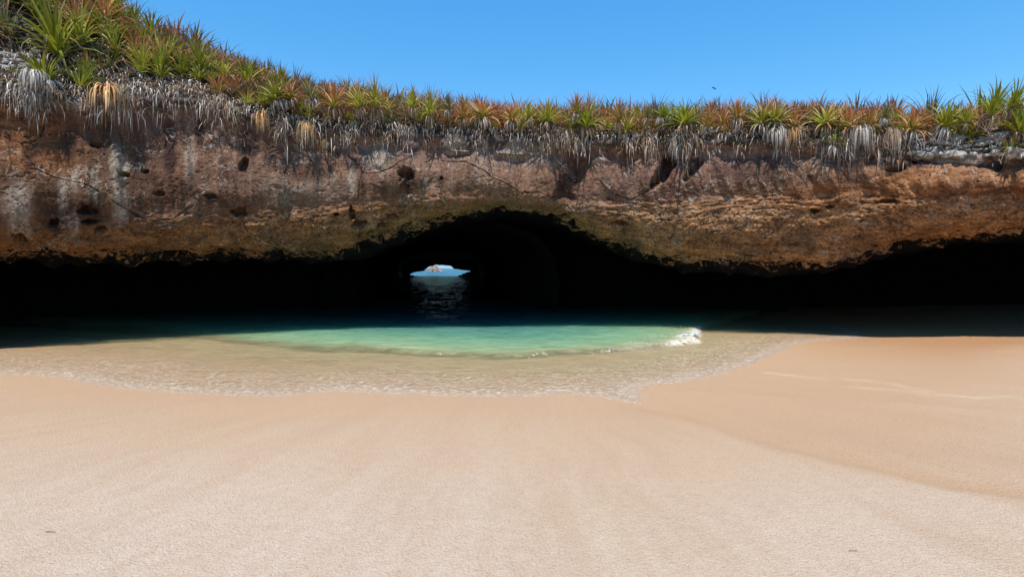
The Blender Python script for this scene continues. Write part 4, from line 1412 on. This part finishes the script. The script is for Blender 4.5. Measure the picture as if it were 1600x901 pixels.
# ------------------------------------------------------------------ islet seen through the tunnel
def islet():
    nx, ny = 90, 40
    xs = np.linspace(-1, 1, nx); ys = np.linspace(-1, 1, ny)
    Yg, X = np.meshgrid(ys, xs, indexing='ij')
    prof = np.interp(X, [-1, -.75, -.45, -.2, .1, .4, .7, 1], [0, .45, .95, 1.0, .68, .4, .2, 0])
    h = prof * np.sqrt(np.clip(1 - Yg ** 2, 0, 1))
    h = h * (1 + .5 * fbm(X * 3, Yg * 3, 2.0, 4))
    W, D, H = 7.0, 6.0, 5.4
    return mesh_from('sea_rock', np.stack([X * W, Yg * D, h * H - .6], -1).reshape(-1, 3), grid_faces(ny, nx))


_m, _nt, _b = new_mat('islet_rock')
_q = NT(_nt)
_q.put(_b.inputs['Base Color'], _q.ramp(_q.noise(_q.pos(), .9, 6, .7), [(.38, (.03, .024, .018)), (.5, (.2, .15, .11)), (.62, (.38, .30, .23))]))
_b.inputs['Roughness'].default_value = .95
_q.put(_b.inputs['Normal'], _q.bump(_q.noise(_q.pos(), 1.2, 6, .7), 1, .8))
o = obj('sea_rock', islet(), _m)
o.location = ((682 - 800) / F * 420, 420, 0)
tag(o, 'small brown sea rock seen through the tunnel opening', 'rock')


# ------------------------------------------------------------------ bird
def bird():
    Y = 70.0
    x, z = (1115.5 - 800) / F * Y, EYE + (HOR - 138) / F * Y
    root = empty('bird', (x, Y, z))
    _m, _nt, _b = new_mat('dark_plumage')
    _b.inputs['Base Color'].default_value = (.012, .014, .02, 1)
    _b.inputs['Roughness'].default_value = .8
    n, k = 10, 12
    V = []
    for i in range(k):
        f = i / (k - 1)
        r = .055 * math.sin(math.pi * min(1, f * 1.02 + .02)) ** .7 * (1 - .45 * f) + .004
        for j in range(n):
            a = 2 * math.pi * j / n
            V.append((r * math.cos(a), -.2 + .42 * f, r * math.sin(a) * .9))
    Q = [(i * n + j, i * n + (j + 1) % n, (i + 1) * n + (j + 1) % n, (i + 1) * n + j) for i in range(k - 1) for j in range(n)]
    obj('body', mesh_from('body', np.array(V), np.array(Q)), _m, root)
    for s, (a1, a2) in ((-1, (.28, .10)), (1, (.22, -.75))):
        st = [(0.03, .0, .13), (.16, .16 * math.sin(a1) / .16, .15), (.30, .0, .09), (.40, .0, .015)]
        V = []; zz = 0; xx = .02; prev = 0
        for i, (sx, _, c) in enumerate(st):
            if i: 
                a = a1 if i == 1 else a2
                zz += math.sin(a) * (sx - prev); xx += math.cos(a) * (sx - prev)
            prev = sx
            for (yy, th) in ((-c * .7, 0), (0, .012), (c * .7, 0), (0, -.012)):
                V.append((s * xx, yy - .02 + .05 * i * .3, zz + th))
        Q = [(i * 4 + j, i * 4 + (j + 1) % 4, (i + 1) * 4 + (j + 1) % 4, (i + 1) * 4 + j) for i in range(3) for j in range(4)]
        obj('wing', mesh_from('wing', np.array(V), np.array(Q)), _m, root)
    root.rotation_euler = (0, .12, .5)
    tag(root, 'small dark bird with spread wings flying above the cliff plants', 'bird')


bird()


# ------------------------------------------------------------------ bits of debris on the sand
def sand_at(px, py):
    z = 0.3
    for _ in range(6):
        X, Y = px_ground(px, py, z)
        z = float(sand_fields(np.array([X]), np.array([Y]))[0][0])
    return X, Y, z


for (px, py, lab, ln) in [(79, 832, 'tiny dark twig lying on the sand at lower left', .035), (1333, 861, 'small brown scrap of driftwood on the sand at lower right', .03)]:
    X, Y, z = sand_at(px, py)
    A = Acc()
    tube(A, [(-ln, 0, .004), (-.3 * ln, .004, .008), (.4 * ln, -.003, .007), (ln, .004, .003)], .0035, .002)
    o = obj('driftwood_twig', A.mesh('driftwood_twig'), M_stem)
    o.location = (X, Y, z + .004)
    tag(o, lab, 'twig')
